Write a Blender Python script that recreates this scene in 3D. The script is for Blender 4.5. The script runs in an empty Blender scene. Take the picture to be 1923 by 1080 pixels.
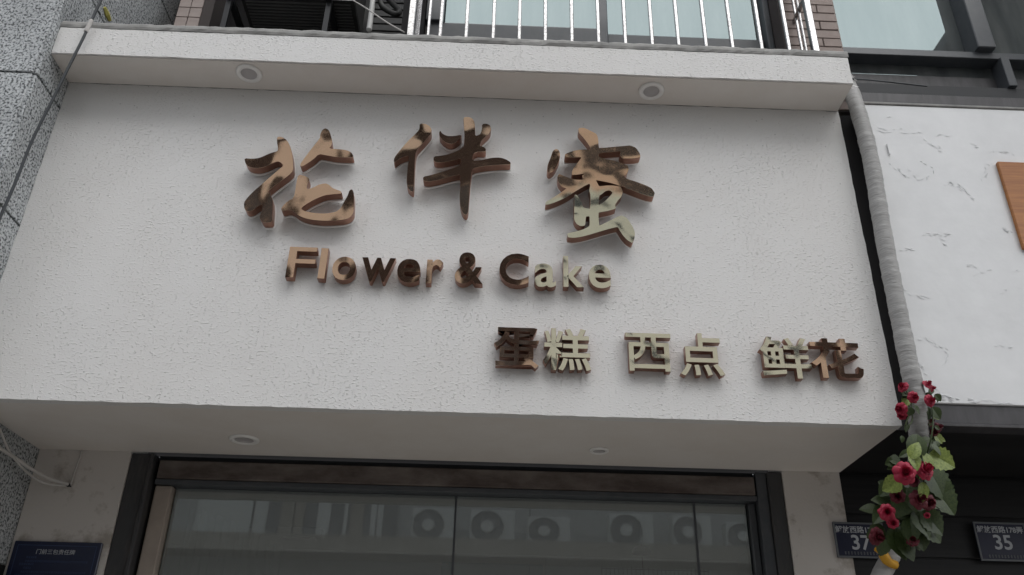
import bpy, math, random
import numpy as np
from mathutils import Vector, Matrix
random.seed(7)
R = math.radians
sc = bpy.context.scene
col = sc.collection

# ---------------- camera ----------------
YAW, PIT, ROL, FPX = R(1.263), R(28.125), R(1.312), 1600.4
CAM = Vector((0, -4.2, 1.6))
fw = Vector((math.sin(YAW)*math.cos(PIT), math.cos(YAW)*math.cos(PIT), math.sin(PIT)))
r0 = Vector((math.cos(YAW), -math.sin(YAW), 0)); u0 = r0.cross(fw)
rt = r0*math.cos(ROL) + u0*math.sin(ROL); up = u0*math.cos(ROL) - r0*math.sin(ROL)
cd = bpy.data.cameras.new('camera'); cam = bpy.data.objects.new('camera', cd); col.objects.link(cam)
cam.matrix_world = Matrix(((rt.x, up.x, -fw.x, CAM.x), (rt.y, up.y, -fw.y, CAM.y), (rt.z, up.z, -fw.z, CAM.z), (0, 0, 0, 1)))
cd.sensor_width = 36; cd.lens = FPX/1923*36; cd.clip_end = 500; cd.clip_start = .05
sc.camera = cam

# ---------------- daylight ----------------
SUN_EL, SUN_AZ = 52, 22      # degrees; azimuth measured from straight out of the facade towards the right
w = bpy.data.worlds.new('World'); sc.world = w; w.use_nodes = True
n = w.node_tree.nodes; l = w.node_tree.links; n.clear()
sky = n.new('ShaderNodeTexSky'); sky.sky_type = 'NISHITA'; sky.sun_disc = False
sky.sun_elevation = R(SUN_EL); sky.sun_rotation = R(180-SUN_AZ)
sky.dust_density = 4; sky.air_density = 1.0; sky.ozone_density = 1
hs = n.new('ShaderNodeHueSaturation'); hs.inputs['Saturation'].default_value = .22; hs.inputs['Value'].default_value = 1.1
tc = n.new('ShaderNodeTexCoord'); nz = n.new('ShaderNodeTexNoise'); nz.inputs['Scale'].default_value = 2.2; nz.inputs['Detail'].default_value = 6
cr = n.new('ShaderNodeMapRange'); cr.inputs['To Min'].default_value = .82; cr.inputs['To Max'].default_value = 1.15
mu = n.new('ShaderNodeVectorMath'); mu.operation = 'SCALE'
bg = n.new('ShaderNodeBackground'); bg.inputs['Strength'].default_value = .15
wo = n.new('ShaderNodeOutputWorld')
l.new(sky.outputs[0], hs.inputs['Color']); l.new(hs.outputs[0], mu.inputs[0]); l.new(tc.outputs['Generated'], nz.inputs['Vector'])
l.new(nz.outputs['Fac'], cr.inputs['Value']); l.new(cr.outputs[0], mu.inputs['Scale']); cl_ = n.new('ShaderNodeVectorMath'); cl_.operation = 'MINIMUM'; cl_.inputs[1].default_value = (11.5, 11.7, 11.9); l.new(mu.outputs[0], cl_.inputs[0]); l.new(cl_.outputs[0], bg.inputs['Color']); l.new(bg.outputs[0], wo.inputs[0])
sd = bpy.data.lights.new('sun', 'SUN'); sd.energy = .5; sd.angle = R(50); sd.color = (1, .97, .93)
sun = bpy.data.objects.new('sun', sd); col.objects.link(sun)
ldir = Vector((math.sin(R(SUN_AZ))*math.cos(R(SUN_EL)), -math.cos(R(SUN_AZ))*math.cos(R(SUN_EL)), math.sin(R(SUN_EL))))
sun.rotation_euler = ldir.to_track_quat('Z', 'Y').to_euler()
sc.view_settings.view_transform = 'Standard'; sc.view_settings.look = 'None'; sc.view_settings.gamma = 1
sc.view_settings.use_curve_mapping = False; sc.view_settings.exposure = 0.81

# ---------------- helpers ----------------
def pray(px, py): return (fw*FPX + rt*(px-961.5) + up*(540-py)).normalized()
def at(px, py, Y):
    d = pray(px, py); return CAM + d*((Y-CAM.y)/d.y)
def atz(px, py, Z):
    d = pray(px, py); return CAM + d*((Z-CAM.z)/d.z)
def atx(px, py, X):
    d = pray(px, py); return CAM + d*((X-CAM.x)/d.x)

def thing(name, label, cat, loc=(0, 0, 0), group=None, kind=None):
    o = bpy.data.objects.new(name, None); col.objects.link(o); o.location = loc; o.empty_display_size = .1
    o['org'] = list(loc)
    if kind: o['kind'] = kind
    if label: o['label'] = label
    if cat: o['category'] = cat
    if group: o['group'] = group
    return o
def tag(o, label=None, cat=None, group=None, kind=None):
    if label: o['label'] = label
    if cat: o['category'] = cat
    if group: o['group'] = group
    if kind: o['kind'] = kind
    return o
def link(name, me, m, parent=None, smooth=False):
    o = bpy.data.objects.new(name, me); col.objects.link(o)
    if m is not None and not me.materials: me.materials.append(m)
    org = Vector((0, 0, 0))
    if parent is not None:
        org = Vector(parent['org']); o.parent = parent
    o['org'] = list(org)
    if org.length > 0: me.transform(Matrix.Translation(-org))
    if smooth:
        for p in me.polygons: p.use_smooth = True
    return o
def mesh(name, V, F, m, parent=None, smooth=False):
    me = bpy.data.meshes.new(name); me.from_pydata([tuple(v) for v in V], [], F); me.update()
    return link(name, me, m, parent, smooth)
class MB:
    def __init__(s): s.V = []; s.F = []
    def add(s, V, F):
        k = len(s.V); s.V += [tuple(v) for v in V]; s.F += [tuple(i+k for i in f) for f in F]
    def box(s, x0, x1, y0, y1, z0, z1, b=0.0):
        if b <= 0:
            V = [(x, y, z) for z in (z0, z1) for y in (y0, y1) for x in (x0, x1)]
            s.add(V, [(0, 2, 3, 1), (4, 5, 7, 6), (0, 1, 5, 4), (2, 6, 7, 3), (0, 4, 6, 2), (1, 3, 7, 5)]); return s
        c = [(x0+x1)/2, (y0+y1)/2, (z0+z1)/2]; h = [(x1-x0)/2, (y1-y0)/2, (z1-z0)/2]
        b = min(b, min(h)*.8); V = []; idx = {}
        for sx in (-1, 1):
            for sy in (-1, 1):
                for sz in (-1, 1):
                    for a in range(3):
                        p = [h[0]*sx, h[1]*sy, h[2]*sz]
                        for k in range(3):
                            if k != a: p[k] -= b*(sx, sy, sz)[k]
                        idx[(sx, sy, sz, a)] = len(V); V.append([c[k]+p[k] for k in range(3)])
        F = []
        for a in range(3):
            o1, o2 = [k for k in range(3) if k != a]
            for sg in (-1, 1):
                q = []
                for s1, s2 in ((-1, -1), (1, -1), (1, 1), (-1, 1)):
                    t = [0, 0, 0]; t[a] = sg; t[o1] = s1; t[o2] = s2; q.append(idx[(*t, a)])
                F.append(q if (sg > 0) != (a == 1) else q[::-1])
        for a in range(3):
            o1, o2 = [k for k in range(3) if k != a]
            for s1 in (-1, 1):
                for s2 in (-1, 1):
                    q = []
                    for sg, ax in ((-1, o1), (1, o1), (1, o2), (-1, o2)):
                        t = [0, 0, 0]; t[a] = sg; t[o1] = s1; t[o2] = s2; q.append(idx[(*t, ax)])
                    F.append(q)
        for sx in (-1, 1):
            for sy in (-1, 1):
                for sz in (-1, 1): F.append([idx[(sx, sy, sz, a)] for a in range(3)])
        k0 = Vector(c)
        G = []
        for f in F:
            vs = [Vector(V[i]) for i in f]; nn = (vs[1]-vs[0]).cross(vs[2]-vs[0]); cc = sum(vs, Vector())/len(vs)
            G.append(f if nn.dot(cc-k0) > 0 else f[::-1])
        s.add(V, G); return s
    def tube(s, P, r, seg=10, cap=True):
        P = [Vector(p) for p in P]; N = len(P); k = len(s.V)
        rr = r if isinstance(r, (list, tuple)) else [r]*N
        ref = None
        for i in range(N):
            t = (P[min(i+1, N-1)]-P[max(i-1, 0)]).normalized()
            if ref is None: ref = t.orthogonal().normalized()
            ref = (ref - t*ref.dot(t)).normalized(); b2 = t.cross(ref)
            for j in range(seg):
                a = 2*math.pi*j/seg; s.V.append(tuple(P[i]+(ref*math.cos(a)+b2*math.sin(a))*rr[i]))
        for i in range(N-1):
            for j in range(seg):
                j2 = (j+1) % seg; s.F.append((k+i*seg+j, k+i*seg+j2, k+(i+1)*seg+j2, k+(i+1)*seg+j))
        if cap:
            s.F.append(tuple(k+j for j in range(seg))[::-1]); s.F.append(tuple(k+(N-1)*seg+j for j in range(seg)))
        return s
    def lathe(s, c, prof, ax, seg=32):
        # prof: list of (radius, height along ax)
        ax = Vector(ax).normalized(); u = ax.orthogonal().normalized(); v = ax.cross(u); k = len(s.V); c = Vector(c)
        for r_, h_ in prof:
            for j in range(seg):
                a = 2*math.pi*j/seg; s.V.append(tuple(c+ax*h_+(u*math.cos(a)+v*math.sin(a))*r_))
        for i in range(len(prof)-1):
            for j in range(seg):
                j2 = (j+1) % seg; s.F.append((k+i*seg+j, k+i*seg+j2, k+(i+1)*seg+j2, k+(i+1)*seg+j))
        return s
    def build(s, name, m, parent=None, smooth=False): return mesh(name, s.V, s.F, m, parent, smooth)
def box(name, x0, x1, y0, y1, z0, z1, m, parent=None, b=0.0): return MB().box(x0, x1, y0, y1, z0, z1, b).build(name, m, parent)
def spline(P, k=8):
    P = [Vector(p) for p in P]; Q = [P[0]*2-P[1]]+P+[P[-1]*2-P[-2]]; out = []
    for i in range(1, len(Q)-2):
        for j in range(k):
            t = j/k; a, b, c, d = Q[i-1], Q[i], Q[i+1], Q[i+2]
            out.append(.5*((2*b)+(c-a)*t+(2*a-5*b+4*c-d)*t*t+(3*b-a-3*c+d)*t**3))
    out.append(P[-1]); return out
def copy_mesh(src, name, loc, parent, rot=None):
    o = src.copy(); col.objects.link(o); o.name = name; o.parent = parent; o.location = loc
    if rot: o.rotation_euler = rot
    return o

# ---------------- materials ----------------
def window_glass():
    m = bpy.data.materials.new('upper_window_glass'); m.use_nodes = True; N = m.node_tree.nodes; L = m.node_tree.links; N.clear()
    o = N.new('ShaderNodeOutputMaterial'); g = N.new('ShaderNodeBsdfGlossy'); g.inputs[0].default_value = (.080, .097, .099, 1); g.inputs['Roughness'].default_value = .02
    d = N.new('ShaderNodeBsdfDiffuse'); t = N.new('ShaderNodeTexNoise'); t.inputs['Scale'].default_value = 2.5; t.inputs['Detail'].default_value = 5
    tc = N.new('ShaderNodeTexCoord'); mp = N.new('ShaderNodeMapping'); mp.inputs['Scale'].default_value = (3, 1, .6); L.new(tc.outputs['Object'], mp.inputs[0]); L.new(mp.outputs[0], t.inputs['Vector'])
    r = N.new('ShaderNodeValToRGB'); r.color_ramp.elements[0].position = .35; r.color_ramp.elements[0].color = (.05, .055, .057, 1); r.color_ramp.elements[1].position = .7; r.color_ramp.elements[1].color = (.10, .105, .105, 1)
    L.new(t.outputs['Fac'], r.inputs[0]); L.new(r.outputs[0], d.inputs[0])
    a = N.new('ShaderNodeAddShader'); L.new(g.outputs[0], a.inputs[0]); L.new(d.outputs[0], a.inputs[1]); L.new(a.outputs[0], o.inputs[0])
    return m

def mat(name, c, rough=.6, metal=0.0, spec=.5, var=0, vscale=3, c2=None, bump=0, bscale=50, bdet=3, bdist=.004, stretch=None, thr=None, tr=0, coat=0):
    m = bpy.data.materials.new(name); m.use_nodes = True; N = m.node_tree.nodes; L = m.node_tree.links
    B = N['Principled BSDF']; B.inputs['Roughness'].default_value = rough; B.inputs['Metallic'].default_value = metal
    B.inputs['Specular IOR Level'].default_value = spec; B.inputs['Coat Weight'].default_value = coat
    B.inputs['Base Color'].default_value = (*c, 1)
    tcn = N.new('ShaderNodeTexCoord'); vec = tcn.outputs['Object']
    if stretch:
        mp = N.new('ShaderNodeMapping'); mp.inputs['Scale'].default_value = stretch; L.new(vec, mp.inputs['Vector']); vec = mp.outputs[0]
    if c2:
        t = N.new('ShaderNodeTexNoise'); t.inputs['Scale'].default_value = vscale; t.inputs['Detail'].default_value = 8; t.inputs['Roughness'].default_value = .65
        L.new(vec, t.inputs['Vector'])
        r = N.new('ShaderNodeValToRGB'); lo, hi = thr or (.35, .65)
        r.color_ramp.elements[0].position = lo; r.color_ramp.elements[1].position = hi
        r.color_ramp.elements[0].color = (*c, 1); r.color_ramp.elements[1].color = (*c2, 1)
        L.new(t.outputs['Fac'], r.inputs[0]); L.new(r.outputs[0], B.inputs['Base Color'])
    if bump:
        t = N.new('ShaderNodeTexNoise'); t.inputs['Scale'].default_value = bscale; t.inputs['Detail'].default_value = bdet; L.new(vec, t.inputs['Vector'])
        b = N.new('ShaderNodeBump'); b.inputs['Strength'].default_value = bump; b.inputs['Distance'].default_value = bdist
        L.new(t.outputs['Fac'], b.inputs['Height']); L.new(b.outputs[0], B.inputs['Normal'])
    return m

def stucco():
    m = mat('white_stucco_paint', (.72, .715, .70), .75, spec=.25)
    N = m.node_tree.nodes; L = m.node_tree.links; B = N['Principled BSDF']
    tc = N.new('ShaderNodeTexCoord')
    mp = N.new('ShaderNodeMapping'); mp.inputs['Scale'].default_value = (.7, 1, 1.15); L.new(tc.outputs['Object'], mp.inputs['Vector'])
    n1 = N.new('ShaderNodeTexNoise'); n1.inputs['Scale'].default_value = 84; n1.inputs['Detail'].default_value = 3.5; n1.inputs['Distortion'].default_value = .15; L.new(mp.outputs[0], n1.inputs['Vector'])
    r1 = N.new('ShaderNodeMapRange'); r1.interpolation_type = 'SMOOTHSTEP'; r1.inputs['From Min'].default_value = .52; r1.inputs['From Max'].default_value = .74; L.new(n1.outputs['Fac'], r1.inputs['Value'])
    n2 = N.new('ShaderNodeTexNoise'); n2.inputs['Scale'].default_value = 3; n2.inputs['Detail'].default_value = 4; L.new(tc.outputs['Object'], n2.inputs['Vector'])
    r2 = N.new('ShaderNodeMapRange'); r2.inputs['From Min'].default_value = .3; r2.inputs['From Max'].default_value = .7; r2.inputs['To Min'].default_value = .45; r2.inputs['To Max'].default_value = 1; L.new(n2.outputs['Fac'], r2.inputs['Value'])
    b = N.new('ShaderNodeBump'); b.inputs['Distance'].default_value = .0046; L.new(r2.outputs[0], b.inputs['Strength']); L.new(r1.outputs[0], b.inputs['Height'])
    n3 = N.new('ShaderNodeTexNoise'); n3.inputs['Scale'].default_value = 300; n3.inputs['Detail'].default_value = 2; L.new(tc.outputs['Object'], n3.inputs['Vector'])
    b2 = N.new('ShaderNodeBump'); b2.inputs['Distance'].default_value = .001; b2.inputs['Strength'].default_value = .4; L.new(n3.outputs['Fac'], b2.inputs['Height']); L.new(b.outputs[0], b2.inputs['Normal'])
    L.new(b2.outputs[0], B.inputs['Normal'])
    # faint grime, streaking down
    m2 = N.new('ShaderNodeMapping'); m2.inputs['Scale'].default_value = (1.2, 1, .8); L.new(tc.outputs['Object'], m2.inputs['Vector'])
    n4 = N.new('ShaderNodeTexNoise'); n4.inputs['Scale'].default_value = 1.6; n4.inputs['Detail'].default_value = 7; L.new(m2.outputs[0], n4.inputs['Vector'])
    cr = N.new('ShaderNodeValToRGB'); cr.color_ramp.elements[0].position = .3; cr.color_ramp.elements[1].position = .62
    cr.color_ramp.elements[0].color = (.725, .715, .70, 1); cr.color_ramp.elements[1].color = (.74, .735, .725, 1)
    L.new(n4.outputs['Fac'], cr.inputs[0])
    # tiny dark specks (pin holes with dust)
    v = N.new('ShaderNodeTexVoronoi'); v.inputs['Scale'].default_value = 16; L.new(tc.outputs['Object'], v.inputs['Vector'])
    lt = N.new('ShaderNodeMapRange'); lt.inputs['From Min'].default_value = .05; lt.inputs['From Max'].default_value = .09; lt.inputs['To Min'].default_value = .6; lt.inputs['To Max'].default_value = 1; L.new(v.outputs['Distance'], lt.inputs['Value'])
    mx = N.new('ShaderNodeMix'); mx.data_type = 'RGBA'; mx.blend_type = 'MULTIPLY'; mx.inputs[0].default_value = .8
    L.new(cr.outputs[0], mx.inputs[6]); L.new(lt.outputs[0], mx.inputs[7]); L.new(mx.outputs[2], B.inputs['Base Color'])
    return m

def granite():
    m = mat('speckled_granite', (.4, .42, .43), .5, spec=.4)
    N = m.node_tree.nodes; L = m.node_tree.links; B = N['Principled BSDF']
    tc = N.new('ShaderNodeTexCoord')
    a = N.new('ShaderNodeTexNoise'); a.inputs['Scale'].default_value = 72; a.inputs['Detail'].default_value = 3; a.inputs['Distortion'].default_value = .4; L.new(tc.outputs['Object'], a.inputs['Vector'])
    r = N.new('ShaderNodeValToRGB'); e = r.color_ramp.elements
    e[0].position = .39; e[0].color = (.06, .066, .07, 1); e[1].position = .49; e[1].color = (.40, .42, .43, 1)
    q = e.new(.60); q.color = (.56, .58, .59, 1)
    L.new(a.outputs['Fac'], r.inputs[0])
    c = N.new('ShaderNodeTexNoise'); c.inputs['Scale'].default_value = 2.2; c.inputs['Detail'].default_value = 5; L.new(tc.outputs['Object'], c.inputs['Vector'])
    r2 = N.new('ShaderNodeMapRange'); r2.inputs['From Min'].default_value = .35; r2.inputs['From Max'].default_value = .65; r2.inputs['To Min'].default_value = .75; r2.inputs['To Max'].default_value = 1.05; L.new(c.outputs['Fac'], r2.inputs['Value'])
    mx = N.new('ShaderNodeVectorMath'); mx.operation = 'SCALE'; L.new(r.outputs[0], mx.inputs[0]); L.new(r2.outputs[0], mx.inputs['Scale'])
    L.new(mx.outputs[0], B.inputs['Base Color'])
    return m

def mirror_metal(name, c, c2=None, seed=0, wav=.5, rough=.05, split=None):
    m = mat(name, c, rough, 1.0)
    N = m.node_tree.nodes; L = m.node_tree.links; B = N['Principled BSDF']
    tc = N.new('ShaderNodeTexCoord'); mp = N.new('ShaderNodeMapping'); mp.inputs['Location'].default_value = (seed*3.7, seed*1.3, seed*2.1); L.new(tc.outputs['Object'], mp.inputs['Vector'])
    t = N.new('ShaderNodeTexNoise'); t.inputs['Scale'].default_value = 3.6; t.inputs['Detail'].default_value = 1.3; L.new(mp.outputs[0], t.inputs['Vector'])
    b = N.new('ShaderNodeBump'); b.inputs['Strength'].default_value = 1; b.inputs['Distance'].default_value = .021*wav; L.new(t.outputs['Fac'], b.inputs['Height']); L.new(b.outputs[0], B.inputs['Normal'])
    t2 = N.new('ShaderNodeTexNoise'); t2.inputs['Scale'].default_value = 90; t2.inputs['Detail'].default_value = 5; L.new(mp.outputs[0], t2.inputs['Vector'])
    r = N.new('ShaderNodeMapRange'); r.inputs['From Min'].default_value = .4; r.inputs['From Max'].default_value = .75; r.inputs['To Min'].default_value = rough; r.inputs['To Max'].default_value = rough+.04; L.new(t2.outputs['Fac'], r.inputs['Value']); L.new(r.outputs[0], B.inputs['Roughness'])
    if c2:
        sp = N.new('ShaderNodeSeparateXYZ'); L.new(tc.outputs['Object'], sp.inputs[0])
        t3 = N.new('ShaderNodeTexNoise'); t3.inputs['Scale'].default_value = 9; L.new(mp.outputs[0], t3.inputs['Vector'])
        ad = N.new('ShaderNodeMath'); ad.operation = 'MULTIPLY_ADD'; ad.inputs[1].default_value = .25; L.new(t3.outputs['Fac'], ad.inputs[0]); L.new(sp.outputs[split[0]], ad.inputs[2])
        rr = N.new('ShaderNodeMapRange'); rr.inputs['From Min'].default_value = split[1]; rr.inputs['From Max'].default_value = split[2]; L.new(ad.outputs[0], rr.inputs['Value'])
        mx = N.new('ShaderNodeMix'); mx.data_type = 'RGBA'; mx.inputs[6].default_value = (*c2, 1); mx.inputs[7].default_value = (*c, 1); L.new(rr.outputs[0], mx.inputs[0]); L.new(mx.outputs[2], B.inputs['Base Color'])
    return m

def shop_glass():
    m = bpy.data.materials.new('shop_glass'); m.use_nodes = True; N = m.node_tree.nodes; L = m.node_tree.links; N.clear()
    o = N.new('ShaderNodeOutputMaterial'); tr = N.new('ShaderNodeBsdfTransparent'); tr.inputs[0].default_value = (.78, .85, .83, 1)
    g = N.new('ShaderNodeBsdfGlossy'); g.inputs['Roughness'].default_value = .018; g.inputs[0].default_value = (.9, .95, .95, 1)
    f = N.new('ShaderNodeFresnel'); f.inputs['IOR'].default_value = 2.15
    mx = N.new('ShaderNodeMixShader'); L.new(f.outputs[0], mx.inputs[0]); df = N.new('ShaderNodeBsdfDiffuse'); df.inputs[0].default_value = (.5, .52, .51, 1); m0 = N.new('ShaderNodeMixShader'); m0.inputs[0].default_value = .32; L.new(tr.outputs[0], m0.inputs[1]); L.new(df.outputs[0], m0.inputs[2]); L.new(m0.outputs[0], mx.inputs[1]); L.new(g.outputs[0], mx.inputs[2]); L.new(mx.outputs[0], o.inputs[0])
    return m

M = dict(
 stucco=stucco(), granite=granite(),
 soffit=mat('soffit_white_paint', (.72, .675, .63), .7, spec=.2, c2=(.76, .725, .69), vscale=2.5, bump=.25, bscale=120, bdist=.002),
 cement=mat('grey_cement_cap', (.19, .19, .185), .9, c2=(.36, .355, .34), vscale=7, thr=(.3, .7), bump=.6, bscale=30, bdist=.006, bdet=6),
 wallw=mat('dusty_white_wall', (.40, .36, .32), .85, spec=.2, c2=(.62, .585, .55), vscale=3.4, thr=(.38, .47), bump=.35, bscale=45, bdist=.004),
 peel=mat('peeling_white_paint', (.73, .74, .75), .55, spec=.3, c2=(.80, .81, .82), vscale=3, bump=.3, bscale=9, bdet=8, bdist=.008),
 seal=mat('dark_sealant_and_shade', (.035, .037, .04), .7),
 black=mat('black_painted_board', (.012, .012, .013), .5, spec=.3, c2=(.02, .02, .021), vscale=6, stretch=(.3, 1, 8)),
 gap=mat('dark_gap_board', (.02, .019, .02), .8, spec=.2),
 dframe=mat('dark_grey_window_frame', (.055, .062, .07), .42, spec=.5, c2=(.075, .08, .088), vscale=9),
 dpaint=mat('worn_dark_steel_paint', (.045, .045, .047), .55, c2=(.085, .078, .072), vscale=5, thr=(.5, .72), stretch=(3, 3, .7), bump=.3, bscale=25),
 rust=mat('rusty_brown_lintel', (.070, .052, .045), .75, c2=(.17, .145, .13), vscale=4.5, thr=(.38, .66), bump=.4, bscale=30, stretch=(.6, 1, 1.4)),
 band=mat('dull_dark_flashing', (.035, .034, .038), .5, c2=(.06, .058, .063), vscale=5, stretch=(4, 1, .8)),
 steel=mat('stainless_steel', (.40, .395, .395), .22, 1.0, c2=(.20, .19, .19), vscale=55, thr=(.48, .66), bump=.25, bscale=80, bdist=.002),
 teal=window_glass(),
 tile=mat('pinkish_wall_tile', (.33, .27, .25), .45, c2=(.40, .335, .31), vscale=6),
 brick=mat('brown_brick_tile', (.235, .185, .165), .7, c2=(.31, .25, .225), vscale=8, bump=.3, bscale=60),
 grout=mat('dark_grout', (.07, .06, .058), .9),
 clad=mat('dark_slat_cladding', (.07, .07, .07), .6, c2=(.10, .10, .10), vscale=4),
 acdark=mat('grimy_grey_sheet_metal', (.022, .022, .022), .6, .2, c2=(.045, .045, .043), vscale=5),
 bracket=mat('black_iron_bracket', (.02, .021, .023), .5, .5),
 wrap=mat('grey_wrap_tape', (.28, .278, .272), .55, c2=(.36, .357, .35), vscale=9, stretch=(1, 1, 4), thr=(.3, .62), bump=.7, bscale=26, bdist=.006, bdet=6),
 pvc=mat('grey_white_conduit', (.42, .42, .41), .5),
 cablew=mat('dirty_white_cable', (.5, .48, .46), .6), cableb=mat('black_cable', (.03, .035, .04), .5),
 copper=mat('copper_letter_side', (.40, .225, .165), .34, .85, c2=(.30, .16, .115), vscale=12, bump=.15, bscale=12),
 acryl=mat('white_acrylic_backing', (.82, .81, .80), .3),
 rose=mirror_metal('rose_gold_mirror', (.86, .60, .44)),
 pale_refl=mirror_metal('pale_reflection_mirror', (.93, .89, .72), seed=2, wav=.6),  # pale street reflection put into the base colour of the right-hand letters
 navy=mat('navy_enamel_plate', (.008, .011, .036), .35, c2=(.013, .016, .045), vscale=6),
 bluen=mat('blue_notice_board', (.006, .011, .042), .3, coat=.2),
 prt=mat('pale_print', (.50, .52, .55), .6), prtdim=mat('faded_blue_print', (.045, .07, .16), .6),
 rimg=mat('grey_plate_rim', (.13, .14, .15), .45),
 trimw=mat('white_lamp_trim', (.84, .83, .81), .4), lens=mat('frosted_lamp_lens', (.46, .44, .44), .35),
 beige=mat('beige_door_jamb', (.40, .34, .29), .6, c2=(.33, .28, .24), vscale=5),
 glass=shop_glass(),
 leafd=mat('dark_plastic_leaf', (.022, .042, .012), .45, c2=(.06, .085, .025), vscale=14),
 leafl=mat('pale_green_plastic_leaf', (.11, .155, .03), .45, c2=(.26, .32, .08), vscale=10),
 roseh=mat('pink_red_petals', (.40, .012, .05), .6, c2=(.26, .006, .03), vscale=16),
 rose_shade=mat('shaded_red_petals', (.13, .004, .016), .6, c2=(.08, .003, .01), vscale=16),  # shade on the lower roses put into the petal colour
 ytape=mat('yellow_tape', (.60, .31, .02), .45),
 wood=mat('orange_brown_board', (.42, .17, .045), .5, c2=(.30, .11, .03), vscale=4, stretch=(1, 1, 14)),
 stainy=mat('yellow_sealant', (.42, .38, .10), .7),
 asphalt=mat('worn_concrete_road', (.27, .265, .255), .9, c2=(.22, .215, .21), vscale=4), pave=mat('pavement', (.33, .31, .28), .85, c2=(.29, .27, .245), vscale=3),
 facd=mat('dark_brown_facade', (.03, .022, .02), .8, c2=(.05, .037, .034), vscale=2),
 facp=mat('pale_plaster_facade', (.34, .31, .27), .85, c2=(.42, .385, .34), vscale=2),
 fang=mat('grey_fan_grille', (.23, .23, .23), .6),
 facg=mat('light_grey_render', (.42, .42, .41), .85, c2=(.48, .475, .465), vscale=1.5),
 facc=mat('cream_facade', (.76, .72, .63), .8, c2=(.80, .77, .69), vscale=.6),
 wing=mat('dark_window_glass', (.03, .035, .04), .08, spec=.6), acw=mat('white_air_conditioner', (.62, .62, .60), .5),
 curt=mat('greenish_curtain', (.42, .50, .45), .9, c2=(.52, .60, .54), vscale=3), inner=mat('shop_ceiling_paint', (.62, .64, .62), .9),
 innwall=mat('shop_wall_paint', (.66, .72, .69), .9), tealw=mat('teal_board', (.20, .46, .48), .7), tubel=mat('lamp_housing', (.6, .6, .58), .5),
)
# ================= SETTING =================
XL, XR, ZB, ZT, YF, YD = -2.715, 2.150, 3.103, 5.200, -.26, .88
tag(box('road', -40, 40, -60, -3.2, -.3, 0, M['asphalt']), kind='structure')
tag(box('pavement', -40, 40, -3.2, 8, -.3, .13, M['pave']), kind='structure')
tag(box('pavement_opposite', -40, 40, -13.0, -10.2, 0.004, .13, M['pave']), kind='structure')

def rough_plate(name, x0, x1, z0, z1, y0, y1, m, parent, st=.06, amp=.0022):
    """box whose front outline is very slightly uneven, as trowelled edges are"""
    nx = int((x1-x0)/st); nz_ = max(1, int((z1-z0)/st)); V = []; F = []
    for k, y in enumerate((y0, y1)):
        for j in range(nz_+1):
            for i in range(nx+1):
                a = amp if k == 0 and (i in (0, nx) or j in (0, nz_)) else 0
                V.append((x0+(x1-x0)*i/nx + (random.uniform(-a, a) if i in (0, nx) else 0), y, z0+(z1-z0)*j/nz_ + random.uniform(-a, a)))
    w_ = nx+1; off = w_*(nz_+1)
    for j in range(nz_):
        for i in range(nx):
            a = j*w_+i; F.append((a, a+1, a+1+w_, a+w_)); F.append((off+a, off+a+w_, off+a+1+w_, off+a+1))
    for i in range(nx):
        F.append((i, off+i, off+i+1, i+1)); a = nz_*w_+i; F.append((a, a+1, off+a+1, off+a))
    for j in range(nz_):
        a = j*w_; F.append((a, a+w_, off+a+w_, off+a)); a = j*w_+nx; F.append((a, off+a, off+a+w_, a+w_))
    return mesh(name, V, F, m, parent)

shop = thing('cake_shop_building', 'white stuccoed cake shop front with boxed out sign panel and overhanging ledge', 'building', (0, 0, 0))
rough_plate('sign_panel', XL, XR, ZB, ZT-.003, 0, .06, M['stucco'], shop)
box('panel_core', XL, XR-.003, .063, YD-.003, ZB+.012, ZT+.28, M['gap'], shop)
rough_plate('lower_soffit', XL, XR-.002, ZB+.002, ZB+.011, .0605, YD-.002, M['soffit'], shop, amp=0)
fas = rough_plate('overhanging_ledge', XL, XR-.004, ZT+.002, 5.409, YF, -.003, M['stucco'], shop)
box('upper_soffit', XL, XR-.006, YF+.012, -.004, ZT-.004, ZT+.0015, M['soffit'], shop)
# rounded cement fillet along the top of the ledge
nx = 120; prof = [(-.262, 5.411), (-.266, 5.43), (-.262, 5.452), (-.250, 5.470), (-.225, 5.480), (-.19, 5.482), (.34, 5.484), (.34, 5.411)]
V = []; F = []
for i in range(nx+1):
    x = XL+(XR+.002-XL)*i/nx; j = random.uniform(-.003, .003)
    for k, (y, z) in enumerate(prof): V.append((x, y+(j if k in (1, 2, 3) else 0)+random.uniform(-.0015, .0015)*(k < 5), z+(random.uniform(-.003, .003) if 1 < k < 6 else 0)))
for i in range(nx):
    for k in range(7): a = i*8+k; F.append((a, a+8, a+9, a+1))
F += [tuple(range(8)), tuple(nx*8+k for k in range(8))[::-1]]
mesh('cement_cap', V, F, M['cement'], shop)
# little broken bits of grout under the right end of the ledge
mb = MB()
for k in range(9):
    p = at(1597+random.uniform(-3, 14), 150+random.uniform(-10, 14), -.2); s_ = random.uniform(.006, .016)
    mb.add([p+Vector((-s_*2, 0, 0)), p+Vector((s_*2, .01, -s_*.4)), p+Vector((0, .02, s_)), p+Vector((0, 0, -s_))], [(0, 1, 2), (0, 3, 1), (0, 2, 3), (1, 3, 2)])
mb.build('broken_mortar', M['acryl'], shop)['kind'] = 'stuff'
# walls beside the shop door
DL, DR = -2.162, 1.79
rough_plate('wall_left_of_door', XL+.003, DL, .13, ZB+.2, YD, YD+.25, M['wallw'], shop, st=.3, amp=.001)
rough_plate('wall_right_of_door', DR, 2.144, .13, ZB+.2, YD, YD+.25, M['wallw'], shop, st=.3, amp=.001)
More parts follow.
